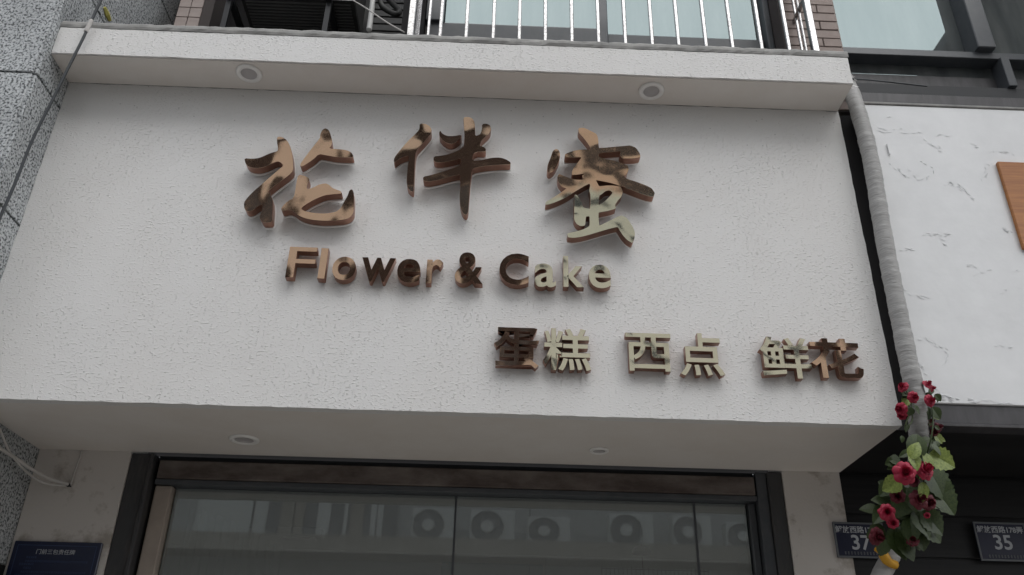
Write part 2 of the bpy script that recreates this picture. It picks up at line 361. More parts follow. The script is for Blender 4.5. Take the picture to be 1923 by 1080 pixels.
# steel door surround
fr = box('door_frame_left', DL, -2.045, YD+.01, YD+.16, .13, ZB-.002, M['dpaint'], shop, b=.006)
box('door_frame_left_lip', -2.043, -2.018, YD-.012, YD+.14, .13, ZB-.003, M['dpaint'], shop, b=.004)
box('door_frame_right', 1.70, DR, YD+.01, YD+.16, .13, ZB-.002, M['dpaint'], shop, b=.006)
box('door_frame_right_lip', 1.632, 1.698, YD+.03, YD+.15, .13, ZB-.003, M['dframe'], shop, b=.004)
box('shutter_slot', -2.016, 1.63, YD+.07, YD+.30, 3.068, ZB+.001, M['seal'], shop)
box('lintel', -1.99, 1.62, YD+.02, YD+.16, 2.957, 3.066, M['rust'], shop, b=.004)
box('lintel_bottom_rail', -2.0, 1.63, YD+.035, YD+.15, 2.925, 2.955, M['dframe'], shop, b=.003)
box('door_jamb', -2.000, -1.90, YD+.06, YD+.2, .13, 2.923, M['beige'], shop, b=.006)
box('door_jamb_right', 1.585, 1.628, YD+.08, YD+.2, .13, 2.923, M['dframe'], shop, b=.006)
# dark sheet painted for the shade in the gap between sign box and neighbour
box('gap_shade_sheet', XR+.006, 2.62, .11, .13, 3.2, 5.26, M['gap'], shop)

# glass shop front
gl = thing('shop_window', 'wide dark glass shop front under the rusty lintel', 'window', (0, YD+.12, .13))
x0 = -1.898; cuts = [x0, at(856, 950, YD+.12).x, at(1303, 950, YD+.12).x, 1.583]
for i in range(3):
    box('pane', cuts[i]+.006, cuts[i+1]-.006, YD+.12, YD+.13, .14, 2.922, M['glass'], gl)
for c in cuts[1:3]:
    box('mullion', c-.006, c+.006, YD+.115, YD+.135, .14, 2.921, M['dframe'], gl)

# ---- shop interior ----
inn = thing('shop_interior', None, None, (0, 1.2, .13), kind='structure')
box('floor', -2.6, 2.1, 1.14, 6, .05, .13, M['pave'], inn)
box('ceiling', -2.6, 2.1, 1.14, 6, 3.0, 3.09, M['inner'], inn)
box('back_wall', -2.6, 2.1, 6, 6.1, .13, 3.0, M['innwall'], inn)
box('side_wall', -2.7, -2.6, 1.14, 6, .13, 3.0, M['innwall'], inn)
box('side_wall', 2.1, 2.2, 1.14, 6, .13, 3.0, M['innwall'], inn)
box('ceiling_beam', -2.6, 2.1, 3.2, 3.5, 2.72, 3.0, M['inner'], inn)
V = []; F = []; N_ = 90
for i in range(N_+1):
    x = -1.86+.62*i/N_; y = 1.22+.035*math.sin(i*.9)+.012*math.sin(i*2.3)
    zt_ = 2.86-.22*(i/N_)**1.5-.03*abs(math.sin(i*.22))
    V += [(x, y, .3), (x, y, zt_)]
for i in range(N_): F.append((2*i, 2*i+2, 2*i+3, 2*i+1))
cu = mesh('curtain', V, F, M['curt'], None, True); tag(cu, 'gathered greenish curtain hanging behind the left end of the shop glass', 'curtain')
p = at(570, 962, 2.4); lt = thing('ceiling_light', 'flat rectangular ceiling light seen through the shop glass', 'lamp', (p.x, 2.4, p.z))
box('lamp_housing', p.x-.17, p.x+.17, 2.33, 2.47, 2.93, 2.998, M['tubel'], lt, b=.01)
box('lamp_housing_lip', p.x-.12, p.x+.12, 2.35, 2.45, 2.915, 2.928, M['lens'], lt, b=.003)
p = at(1205, 1032, 1.9); pd = thing('pendant_lamp', 'dark round pendant lamp behind the right half of the shop glass', 'lamp', (p.x, 1.9, p.z))
MB().lathe((p.x, 1.9, p.z-.03), [(.002, .05), (.05, .045), (.068, .01), (.066, 0), (.05, .004), (.002, .006)], (0, 0, 1)).build('lamp_shade', M['bracket'], pd, True)
MB().tube([(p.x, 1.9, p.z+.02), (p.x, 1.9, 3.0)], .003, 6).build('cord', M['bracket'], pd)
MB().tube([(p.x, 1.9, p.z-.03), (p.x+.01, 1.9, p.z-.5)], .003, 6).build('pull_cord', M['bracket'], pd)
q0 = at(830, 1050, 3.0); q1 = at(1020, 1050, 3.0)
tb = box('menu_board', q0.x, q1.x, 3.0, 3.04, 1.7, q0.z-.02, M['tealw'], None, b=.004); tag(tb, 'teal board standing inside behind the middle of the shop glass', 'board')
sh = thing('display_shelf', 'pale shelf unit with a wire rack inside behind the right of the shop glass', 'shelf', ((at(1025, 1045, 3.0).x+at(1385, 1050, 3.0).x)/2, 3.0, .13))
a_, b_ = at(1025, 1045, 3.0), at(1385, 1052, 3.0)
box('back_panel', a_.x, b_.x, 3.0, 3.05, 1.4, a_.z, M['innwall'], sh, b=.004)
mb = MB(); z_ = at(1200, 1070, 2.9).z; xa, xb = at(1130, 1070, 2.9).x, at(1330, 1070, 2.9).x
for i in range(26): x = xa+(xb-xa)*i/25; mb.box(x-.002, x+.002, 2.9, 2.904, z_-.25, z_+.02)
mb.box(xa, xb, 2.905, 2.909, z_, z_+.006); mb.box(xa, xb, 2.905, 2.909, z_-.12, z_-.114)
mb.build('wire_rack', M['bracket'], sh)

# ================= GRANITE PIER (left) =================
YC = -.32
pier = thing('granite_pier', 'tall pier clad in speckled grey granite slabs left of the white sign', 'wall', (XL, YC, 0))
box('core', -6.0, XL-.028, YC+.028, 1.05, 0.13, 9.4, M['seal'], pier)
zs = [-.1+.13, .70, 1.565, 2.425, 3.285, 4.140, 4.990, 5.860, 6.735, 7.6, 8.5, 9.4]
for i in range(1, len(zs)-1):
    z0, z1 = zs[i]+.007, zs[i+1]-.007
    if z0 < 2.2: continue
    for xa, xb in ((XL-1.35, XL-.022), (XL-2.7, XL-1.364)):
        box('granite_slab', xa, xb, YC-.001, YC+.026, z0, z1, M['granite'], pier, b=.003)
    box('granite_slab', XL-.026, XL-.001, YC+.012, 1.05, z0, z1, M['granite'], pier, b=.003)
p = atx(30, 448, XL); mb = MB()
P_ = [atx(41, 424, XL+.002), atx(36, 440, XL+.002), atx(28, 460, XL+.002), atx(22, 480, XL+.002)]
MB().tube(P_, [.006, .014, .012, .004], 6).build('yellow_sealant', M['stainy'], pier)
P_ = [atx(196, 14, XL+.004), atx(200, 26, XL+.004), atx(206, 38, XL+.004)]
MB().tube(P_, [.012, .022, .014], 6).build('yellow_sealant', M['stainy'], pier)

# ================= UPPER STOREY of the shop =================
upb = thing('upper_storey', 'upper storey of the shop building with tiled piers above the white ledge', 'building', (0, 1.0, 5.48))
box('main_wall', XL, 2.33, 1.06, 1.3, 3.2, 9.0, M['grout'], upb)
# pinkish square tiles on the back wall at far left
proto = MB().box(-.043, .043, 0, .012, -.047, .047, .002); pm = bpy.data.meshes.new('tile'); pm.from_pydata(proto.V, [], proto.F); pm.materials.append(M['tile'])
xa = at(336, 20, 1.04).x; xb = at(372, 20, 1.04).x
tw = box('tiled_wall', xa-.02, xb+.05, 1.045, 1.0595, 6.2, 7.6, M['grout'], upb)
x = xa+.045
while x < xb+.04:
    z = 6.30
    while z < 7.5:
        o = bpy.data.objects.new('tile', pm); col.objects.link(o); o.parent = tw; o.location = Vector((x, 1.034+random.uniform(-.001, .001), z))-Vector(tw['org']); z += .1
    x += .092
xc = at(402, 30, .62).x
rt_ = box('tiled_return', xb+.055, xc-.02, .62, 1.0595, 5.9, 7.6, M['grout'], upb)
pm2 = bpy.data.meshes.new('tile'); q = MB().box(-.043, .043, 0, .012, -.047, .047, .002); pm2.from_pydata(q.V, [], q.F); pm2.materials.append(M['tile'])
x = xb+.10
while x < xc-.05:
    z = 5.95
    while z < 7.3:
        o = bpy.data.objects.new('tile', pm2); col.objects.link(o); o.parent = rt_; o.location = Vector((x, .607, z))-Vector(rt_['org']); z += .1
    x += .092
# recess behind the outdoor unit: dark boards
rc = box('recess_back', xc-.018, -.70, .92, .95, 5.48, 7.6, M['gap'], upb)
box('recess_ceiling', xc-.018, -.70, .3, .918, 7.6, 7.65, M['gap'], upb)
xk0, xk1 = at(700, 30, .88).x, at(775, 30, .88).x
bm_ = MB().box(0, xk1-xk0, 0, .02, -.036, .036, .003); bme = bpy.data.meshes.new('slat'); bme.from_pydata(bm_.V, [], bm_.F); bme.materials.append(M['clad'])
z = 5.55
while z < 7.5:
    o = bpy.data.objects.new('slat', bme); col.objects.link(o); o.parent = rc; o.location = Vector((xk0, .88, z))-Vector(rc['org']); o.rotation_euler = (R(-6), 0, 0); z += .078
# brown brick pier at right
xb0, xb1, YB = 1.93, 2.325, .12
bk = box('brick_pier', xb0, xb1, YB, .34, 5.30, 7.2, M['grout'], upb)
bb = MB().box(-.128, .128, -.012, 0, -.036, .036, .003); bbm = bpy.data.meshes.new('brick'); bbm.from_pydata(bb.V, [], bb.F); bbm.materials.append(M['brick'])
hb = MB().box(-.061, .061, -.012, 0, -.036, .036, .003); hbm = bpy.data.meshes.new('brick'); hbm.from_pydata(hb.V, [], hb.F); hbm.materials.append(M['brick'])
z = 5.345; row = 0
while z < 7.1:
    xs = [(xb1-.128, bbm), (xb1-.128*2-.006-.061, hbm)] if row % 2 == 0 else [(xb1-.061, hbm), (xb1-.122-.006-.128, bbm)]
    for x, me in xs:
        o = bpy.data.objects.new('brick', me); col.objects.link(o); o.parent = bk; o.location = Vector((x, YB+random.uniform(-.0015, .001), z))-Vector(bk['org'])
    # side return
    o = bpy.data.objects.new('brick', hbm); col.objects.link(o); o.parent = bk; o.rotation_euler = (0, 0, R(90)); o.location = Vector((xb1, YB+.062, z))-Vector(bk['org'])
    z += .079; row += 1

# balcony window behind the railing
YW = .35
bw = thing('balcony_window', 'dark framed sliding window with pale reflections behind the steel railing', 'window', (.7, YW, 5.5))
def px_x(px, py, Y=YW): return at(px, py, Y).x
def px_z(px, py, Y=YW): return at(px, py, Y).z
zL = px_z(980, 54); zR = px_z(1280, 75)
box('sill_panel', px_x(803, 58), px_x(1126, 60), YW-.03, YW+.06, 5.5, zL-.004, M['dframe'], bw)
box('frame_left', px_x(800, 40), px_x(834, 40), YW-.055, YW+.02, zL, 7.6, M['dframe'], bw, b=.006)
box('glass_pane', px_x(836, 40), px_x(1121, 40), YW, YW+.01, zL, 7.6, M['teal'], bw)
box('glass_bottom_bead', px_x(836, 40), px_x(1121, 40), YW-.012, YW-.001, zL, zL+.018, M['wing'], bw)
box('mullion', px_x(1122, 40), px_x(1139, 40), YW-.05, YW+.02, 5.5, 7.6, M['dframe'], bw, b=.006)
box('glass_pane', px_x(1141, 40), px_x(1424, 40), YW+.005, YW+.015, zR, 7.6, M['teal'], bw)
box('sill_rail', px_x(1140, 40), px_x(1425, 40), YW-.03, YW+.02, 5.5, zR-.003, M['dframe'], bw)
box('frame_right', px_x(1427, 40), xb0-.004, YW-.09, YW+.02, 5.5, 7.6, M['dframe'], bw, b=.006)
box('back', px_x(803, 40), xb0-.004, YW+.07, YW+.09, 5.5, 7.6, M['gap'], bw)
box('side_jamb', -.72, px_x(799, 40), YW-.12, YW+.02, 5.5, 7.6, M['gap'], bw)

# stainless balcony railing
rl = thing('balcony_railing', 'stainless steel balcony railing with mottled square bars above the white ledge', 'railing', (.7, -.1, 5.484))
YR = -.1; ztop = 6.52
def post(x, y, wd, name='bar'):
    box(name, x-wd/2, x+wd/2, y-wd/2, y+wd/2, 5.486, ztop, M['steel'], rl, b=.004)
for px in (826, 875, 926, 975, 1024, 1074, 1124, 1174, 1224, 1273, 1324, 1373, 1427, 1478):
    post(at(px, 70, YR).x, YR, .0235)
cl, cr_ = at(771, 60, YR).x, at(1529, 84, YR).x
post(cl, YR, .042, 'corner_post'); post(cr_, YR, .042, 'corner_post')
for y in (.0, .09, .18): post(cl+.01, y, .02)
for y in (.0, .06): post(cr_-.012, y, .017)
for y in (.02,): post(cl+.09, .1, .02)
box('top_rail', cl-.02, cr_+.02, YR-.03, YR+.03, ztop+.001, ztop+.05, M['steel'], rl, b=.006)
for x in (cl, cr_): box('side_rail', x-.02, x+.02, YR+.031, YB if x > 0 else .3, ztop+.001, ztop+.05, M['steel'], rl, b=.006)
zz = atx(1475, 40, cr_-.012).z
box('lower_side_rail', cr_-.022, cr_-.002, YR+.022, YB-.014, zz-.15, zz-.125, M['steel'], rl)

# outdoor unit behind the ledge
ac = thing('outdoor_unit', 'grimy dark outdoor air conditioner on iron brackets behind the ledge', 'air conditioner', (-1.3, .5, 5.48))
xa0, xa1 = at(447, 30, .35).x, at(668, 20, .35).x; zb_ = at(560, 2, .30).z
box('casing', xa0+.02, xa1, .27, .66, zb_, zb_+.6, M['acdark'], ac, b=.012)
box('front_lip', xa0+.02, xa1, .255, .2615, zb_-.02, zb_+.02, M['acw'], ac, b=.002)
box('bottom_pan', xa0+.02, xa1, .262, .67, zb_-.02, zb_-.002, M['acdark'], ac, b=.003)
box('rear_panel', xa0-.1, xa1+.02, .86, .88, 5.55, 7.4, M['acdark'], ac)
for k in range(7):
    z = 5.95+.13*k
    for xx in (xa0+.02, xa0+.40):
        box('louvre', xx, xx+.34, .835, .86, z, z+.055, M['acdark'], ac, b=.006)
for px, tx in ((452, 0), (632, 0)):
    x = at(px, 30, .5).x
    box('bracket_leg', x-.018, x+.018, .24, .27, 5.485, zb_-.021, M['bracket'], ac)
    MB().tube([(x, .26, 5.56), (x-.0, .8, zb_-.04)], .014, 6).build('bracket_strut', M['bracket'], ac)
    box('bracket_arm', x-.02, x+.02, .2, .85, zb_-.06, zb_-.021, M['bracket'], ac)
for k in range(12):
    y = .29+.03*k
    box('pan_rib', xa0+.05, xa1-.03, y, y+.012, zb_-.028, zb_-.021, M['clad'], ac)
# conduit and hoses beside it
P = [at(693, 57, .1), at(697, 28, .12), at(700, 0, .14), at(705, -60, .2)]
q = spline(P, 20); rr = [.017+(.0025 if i % 2 else 0) for i in range(len(q))]
o = MB().tube(q, rr, 10).build('corrugated_conduit', M['pvc'], None, True); tag(o, 'pale corrugated conduit rising behind the ledge beside the outdoor unit', 'pipe')
P = [at(712, -20, .5), at(716, 8, .5), at(728, 20, .48), at(745, 27, .46), at(750, 20, .5), at(738, 8, .6), at(724, -8, .7)]
o = MB().tube(spline(P, 10), .022, 10).build('looped_hose', M['acdark'], None, True); tag(o, 'dark looped hose against the slatted recess above the ledge', 'hose')
P = [at(662, 0, -.02), at(690, 17, -.04), at(725, 41, -.07), at(760, 61, -.1)]
o = MB().tube(spline(P, 6), .0045, 6).build('white_cable', M['cablew'], None, True); tag(o, 'thin white cable running diagonally down behind the ledge', 'cable')

# ================= NEIGHBOUR (right) =================
nb = thing('neighbour_building', 'neighbouring shop front with peeling white sign board and black recess', 'building', (4, 0, 0))
box('sign_board', 2.30, 7.5, 0, .10, 3.236, 5.265, M['peel'], nb, b=.004)
box('board_edge', 2.30, 7.5, -.008, .1, 5.267, 5.285, M['cement'], nb, b=.003)
box('lower_flashing', 2.28, 7.5, .012, .1, 3.13, 3.234, M['band'], nb, b=.003)
box('flashing_lip', 2.28, 7.5, -.004, .1, 3.108, 3.127, M['band'], nb, b=.003)
box('soffit', 2.16, 7.5, .102, 1.2, 3.115, 3.19, M['black'], nb)
box('backing', 2.70, 7.5, .14, 1.2, 3.2, 5.29, M['gap'], nb)
bw_ = box('black_wall', 2.148, 7.5, .905, 1.1, .13, 3.112, M['black'], nb)
for k in range(9):
    box('black_board', 2.15, 7.5, .893, .9035, 3.10-.245*(k+1)+.006, 3.10-.245*k-.006, M['black'], bw_, b=.002)
# upper flashing and windows of the neighbour
box('upper_flashing', 2.335, 7.5, .05, .3, 5.287, at(1750, 178, .05).z, M['band'], nb, b=.004)
YN = .34
zf0 = at(1750, 178, .05).z
z1_ = at(1750, 160, .24).z; z2_ = at(1750, 106, .24).z; z3_ = at(1750, 94, .24).z
nw = thing('neighbour_window', 'large dark framed window with sky and eave reflections above the peeling sign board', 'window', (4, .3, 5.5))
box('shaded_bottom_rail', 2.345, 7.5, .24, YN+.02, zf0+.002, z1_, M['seal'], nw, b=.004)  # rail face coloured near black for its shade
box('middle_rail', 2.345, 7.5, .24, YN+.02, z2_, z3_, M['dframe'], nw, b=.004)
xm = at(1893, 130, .22).x
box('short_mullion', xm-.03, xm+.03, .215, YN+.02, z1_+.001, z2_-.001, M['dframe'], nw, b=.004)
xm2 = at(1840, 60, .22).x
box('tall_mullion', xm2-.065, xm2+.065, .19, YN+.02, z3_+.001, 8.2, M['dframe'], nw, b=.006)
box('top_rail', 2.345, 7.5, .2, YN+.02, 8.2, 8.3, M['dframe'], nw)
box('edge_frame', 2.329, 2.343, .2, YN+.02, zf0, 8.3, M['dframe'], nw)
zg = at(1750, 145, YN).z
box('lower_glass', 2.345, 7.5, YN, YN+.01, zg, z2_-.001, M['teal'], nw)
box('reflection_panel', 2.345, 7.5, YN-.01, YN+.01, z1_+.001, zg-.002, M['band'], nw)  # opaque dark panel stands in for a reflection in the lower glass
box('upper_glass', 2.345, xm2-.067, YN, YN+.01, z3_+.001, 8.2, M['teal'], nw)
box('upper_glass', xm2+.067, 7.5, YN, YN+.01, z3_+.001, 8.2, M['teal'], nw)
# overhanging eave of the neighbour, above the frame
# its left edge is seen reflected in the tall pane
ev = tag(box('eave', 4.75, 7.5, -3.2, .33, 8.32, 8.45, M['facg'], None), 'dark projecting eave above the neighbour window', 'eave')
o = box('side_board', at(1873, 308, -.02).x-.0, 3.9, -.028, -.002, at(1923, 465, 0).z-.02, at(1873, 308, 0).z, M['wood'], None, b=.004)
tag(o, 'orange brown wooden board fixed on the peeling white sign board', 'board')
# cracked and curled flakes of paint on the sign board
fl = MB()
def flake(px, py, ln, th, ang):
    c = at(px, py, -.001); d = Vector((math.cos(ang), 0, math.sin(ang))); nrm = Vector((-math.sin(ang), 0, math.cos(ang)))
    k = 5; V = []
    for i in range(k+1):
        t = i/k; wv = math.sin(math.pi*t)
        b = c+d*(t-.5)*ln+nrm*random.uniform(-.25, .25)*th
        V += [b, b-nrm*th*wv*.9+Vector((0, -.0022*wv-.0006, 0))]
    fl.add(V, [(2*i, 2*i+2, 2*i+3, 2*i+1) for i in range(k)])
def cluster(P, n_, s=.05):
    P = [Vector((a, b, 0)) for a, b in P]
    for i in range(int(n_*1.4)):
        t = random.random()*(len(P)-1); k = int(t); q = P[k].lerp(P[min(k+1, len(P)-1)], t-k)
        d = P[min(k+1, len(P)-1)]-P[k]; an = math.atan2(-d.y, d.x) if d.length else 0
        flake(q.x+random.uniform(-5, 5), q.y+random.uniform(-4, 4), random.uniform(.25, 1)*s*.6, random.uniform(.001, .0042), an+random.uniform(-.5, .5))
cluster([(1642, 243), (1700, 246), (1790, 252)], 9, .09); cluster([(1720, 246), (1732, 247)], 2, .05); cluster([(1660, 221), (1680, 224)], 2, .05)
cluster([(1672, 308), (1700, 330), (1730, 335)], 10); cluster([(1700, 320), (1740, 338), (1755, 318), (1728, 303)], 8)
cluster([(1775, 342), (1800, 348), (1820, 365), (1838, 380)], 18); cluster([(1730, 262), (1755, 272), (1775, 285)], 8)
cluster([(1845, 300), (1855, 315), (1848, 340)], 10); cluster([(1850, 286), (1880, 282), (1900, 290)], 7); cluster([(1820, 272), (1840, 276)], 5)
cluster([(1735, 440), (1790, 442)], 10); cluster([(1765, 450), (1778, 458)], 4); cluster([(1690, 470), (1720, 468)], 4, .06); cluster([(1875, 425), (1900, 440)], 9)
cluster([(1815, 495), (1830, 498)], 3); cluster([(1815, 518), (1860, 508)], 4, .06); cluster([(1690, 542), (1740, 560)], 6); cluster([(1760, 645), (1780, 665), (1775, 685)], 9)
cluster([(1720, 632), (1760, 640)], 4); cluster([(1720, 680), (1740, 700)], 6); cluster([(1750, 740), (1800, 752), (1900, 757)], 22, .07); cluster([(1745, 725), (1770, 742)], 8)
cluster([(1880, 548), (1920, 536)], 4); cluster([(1860, 645), (1900, 650)], 3); cluster([(1896, 510), (1915, 508)], 3, .05)
fo = fl.build('paint_flake', M['peel'], nb); fo['kind'] = 'stuff'
box('hanging_splinter', at(1666, 272, -.01).x, at(1666, 272, -.01).x+.008, -.012, -.002, at(1680, 292, 0).z, at(1666, 272, 0).z, M['peel'], nb)

# ================= wrapped pipe =================
pp = [(1588, 150, .03), (1600, 176, -.02), (1613, 215, -.07), (1628, 268, -.09), (1641, 330, -.09), (1652, 400, -.09), (1664, 468, -.09), (1678, 540, -.09), (1692, 610, -.09), (1706, 680, -.09), (1719, 740, -.08), (1725, 800, -.04), (1724, 860, .1), (1716, 920, .3), (1702, 975, .45), (1680, 1030, .5), (1655, 1080, .5), (1620, 1150, .5)]
path = spline([at(a, b, y) for a, b, y in pp], 22)
rr = []
for i in range(len(path)):
    t = i % 7; rr.append(.046+.0022*(1-t/7)+.0012*math.sin(i*.31)+.0018*random.random())
pt = thing('wrapped_pipe', 'grey tape wrapped pipe running down between the two sign boards', 'pipe', tuple(path[0]))
MB().tube(path, rr, 20).build('tape_wrapping', M['wrap'], pt, True)
yt = spline([at(1648, 1028, .43), at(1660, 1042, .42), at(1672, 1056, .43)], 8)
MB().tube(spline([at(1645, 1030, .46), at(1657, 1040, .44), at(1668, 1055, .44), at(1684, 1062, .47)], 6), [.016]*6+[.027]*6+[.024]*6+[.010], 8).build('yellow_tape', M['ytape'], pt, True)

# ================= downlights =================
def downlight(px, py, Z, r, label):
    p = atz(px, py, Z); t = thing('recessed_downlight', label, 'lamp', (p.x, p.y, Z), 'round downlights in the soffits')
    MB().lathe((p.x, p.y, Z-.004), [(r*.62, .0), (r*.64, -.006), (r*.86, -.010), (r, -.006), (r*1.02, .002)], (0, 0, 1), 40).build('trim_ring', M['trimw'], t, True)
    MB().lathe((p.x, p.y, Z-.005), [(.0005, .0), (r*.6, .0), (r*.63, -.004)], (0, 0, 1), 32).build('lens', M['lens'], t, True)
downlight(468, 137, ZT-.004, .078, 'round white downlight in the upper ledge soffit above the left brushwork character')
downlight(1223, 170, ZT-.004, .078, 'round white downlight in the upper ledge soffit, right of the pair there')
downlight(459, 824, ZB+.002, .084, 'larger round downlight under the sign box, towards the left')
downlight(1125, 845, ZB+.002, .055, 'smaller round downlight under the sign box, right of centre')

# ================= lettering =================
DEP = .058; GAP = .012      # letter box depth, backing thickness
def curve_mesh(splines, ext, y_c, off=0.0, bev=0.0):
    cu = bpy.data.curves.new('outline', 'CURVE'); cu.dimensions = '2D'; cu.fill_mode = 'BOTH'; cu.extrude = ext; cu.offset = off; cu.bevel_depth = bev; cu.bevel_resolution = 1
    for P in splines:
        s = cu.splines.new('POLY'); s.points.add(len(P)-1); s.use_cyclic_u = True
        for k, (x, z) in enumerate(P): s.points[k].co = (x, z, 0, 1)
    return to_mesh(cu, y_c)
def to_mesh(cu, y_c, mtx=None):
    o = bpy.data.objects.new('tmp', cu); col.objects.link(o); dg = bpy.context.evaluated_depsgraph_get(); dg.update()
    me = bpy.data.meshes.new_from_object(o.evaluated_get(dg)); me.materials.clear(); bpy.data.objects.remove(o)
    me.transform(mtx if mtx is not None else Matrix(((1, 0, 0, 0), (0, 0, -1, y_c), (0, 1, 0, 0), (0, 0, 0, 1))))
    return me
def chaikin(P, k=2):
    for _ in range(k):
        Q = []
        for i in range(len(P)):
            a, b = P[i], P[(i+1) % len(P)]
            Q += [(a[0]*.78+b[0]*.22, a[1]*.78+b[1]*.22), (a[0]*.22+b[0]*.78, a[1]*.22+b[1]*.78)]
        P = Q
    return P
def big_char(name, outlines, scale, org, label, fm, smooth=1, stand=.02, back=.0045):
    yf = -(DEP+GAP+stand)
    S = []
    for P in outlines:
        w_ = [at(org[0]+x/scale, org[1]+y/scale, yf) for x, y in P]
        S.append(chaikin([(p.x, p.z) for p in w_], smooth))
    cx = sum(p[0] for s in S for p in s)/sum(len(s) for s in S); cz = min(p[1] for s in S for p in s)
    t = thing(name, label, 'sign letter', (cx, 0, cz), 'large brushwork characters')
    me = curve_mesh(S, .0015, yf+.0015, 0); link('face', me, fm, t)
    me = curve_mesh(S, (DEP-.006)/2, yf+.0045+(DEP-.006)/2, .0006); link('letter_side', me, M['copper'], t)
    me = curve_mesh(S, (GAP-.001)/2, yf+DEP+.001+GAP/2, back); link('backing', me, M['acryl'], t)
    return t
HUA = [[(362,255),(405,258),(445,285),(470,330),(487,390),(495,470),(497,545),(455,585),(380,640),(285,712),(305,745),(325,790),(327,850),(322,920),(318,978),(260,980),(235,975),(212,935),(230,890),(243,820),(200,845),(150,880),(110,888),(85,862),(80,815),(110,770),(170,710),(240,650),(310,590),(370,538),(417,500),(395,475),(370,462),(330,475),(280,500),(220,520),(160,520),(115,505),(92,475),(85,437),(150,442),(205,437),(260,415),(310,392),(365,380),(370,350),(360,300)],
 [(768,182),(798,198),(815,240),(826,290),(820,330),(800,356),(900,362),(950,370),(985,385),(1003,410),(1003,430),(930,430),(850,425),(770,410),(715,400),(665,450),(570,510),(553,492),(600,425),(650,360),(690,310),(725,265),(725,240),(742,200)],
 [(540,575),(590,585),(625,600),(635,620),(612,665),(612,700),(670,685),(700,665),(765,648),(800,660),(830,690),(870,705),(900,715),(910,735),(840,740),(760,750),(700,775),(640,805),(577,845),(565,868),(600,888),(700,903),(780,905),(860,890),(900,860),(930,800),(955,760),(975,705),(1000,700),(1010,740),(1010,850),(1005,900),(980,935),(930,955),(850,962),(760,965),(680,960),(600,945),(540,920),(500,885),(460,872),(405,885),(395,865),(410,840),(450,800),(500,775),(515,710),(525,640)]]
BAN = [[(320,150),(370,152),(405,170),(425,200),(420,240),(380,290),(330,345),(290,385),(278,470),(275,560),(270,650),(266,755),(240,745),(210,715),(205,640),(212,550),(222,465),(225,430),(160,450),(115,480),(95,500),(92,465),(110,430),(160,370),(220,300),(290,235),(318,200)],
 [(500,212),(520,240),(560,260),(620,262),(690,248),(680,280),(650,310),(610,330),(565,325),(525,300),(495,260),(492,230)],
 [(705,95),(750,92),(785,105),(805,140),(808,200),(808,262),(850,250),(862,225),(870,190),(870,155),(910,152),(940,165),(950,200),(930,240),(890,275),(865,300),(845,345),(880,355),(905,375),(900,400),(840,395),(790,415),(785,480),(850,475),(900,465),(960,452),(1030,450),(1080,465),(1122,492),(1120,510),(1040,512),(950,518),(870,528),(785,545),(775,600),(765,700),(755,820),(748,930),(730,960),(700,940),(678,880),(672,800),(678,700),(680,600),(640,605),(560,625),(470,650),(400,662),(355,655),(348,620),(420,605),(520,575),(610,545),(680,515),(690,455),(600,478),(520,492),(460,492),(440,470),(445,440),(500,435),(560,425),(620,405),(680,380),(712,340),(715,260),(712,160)]]
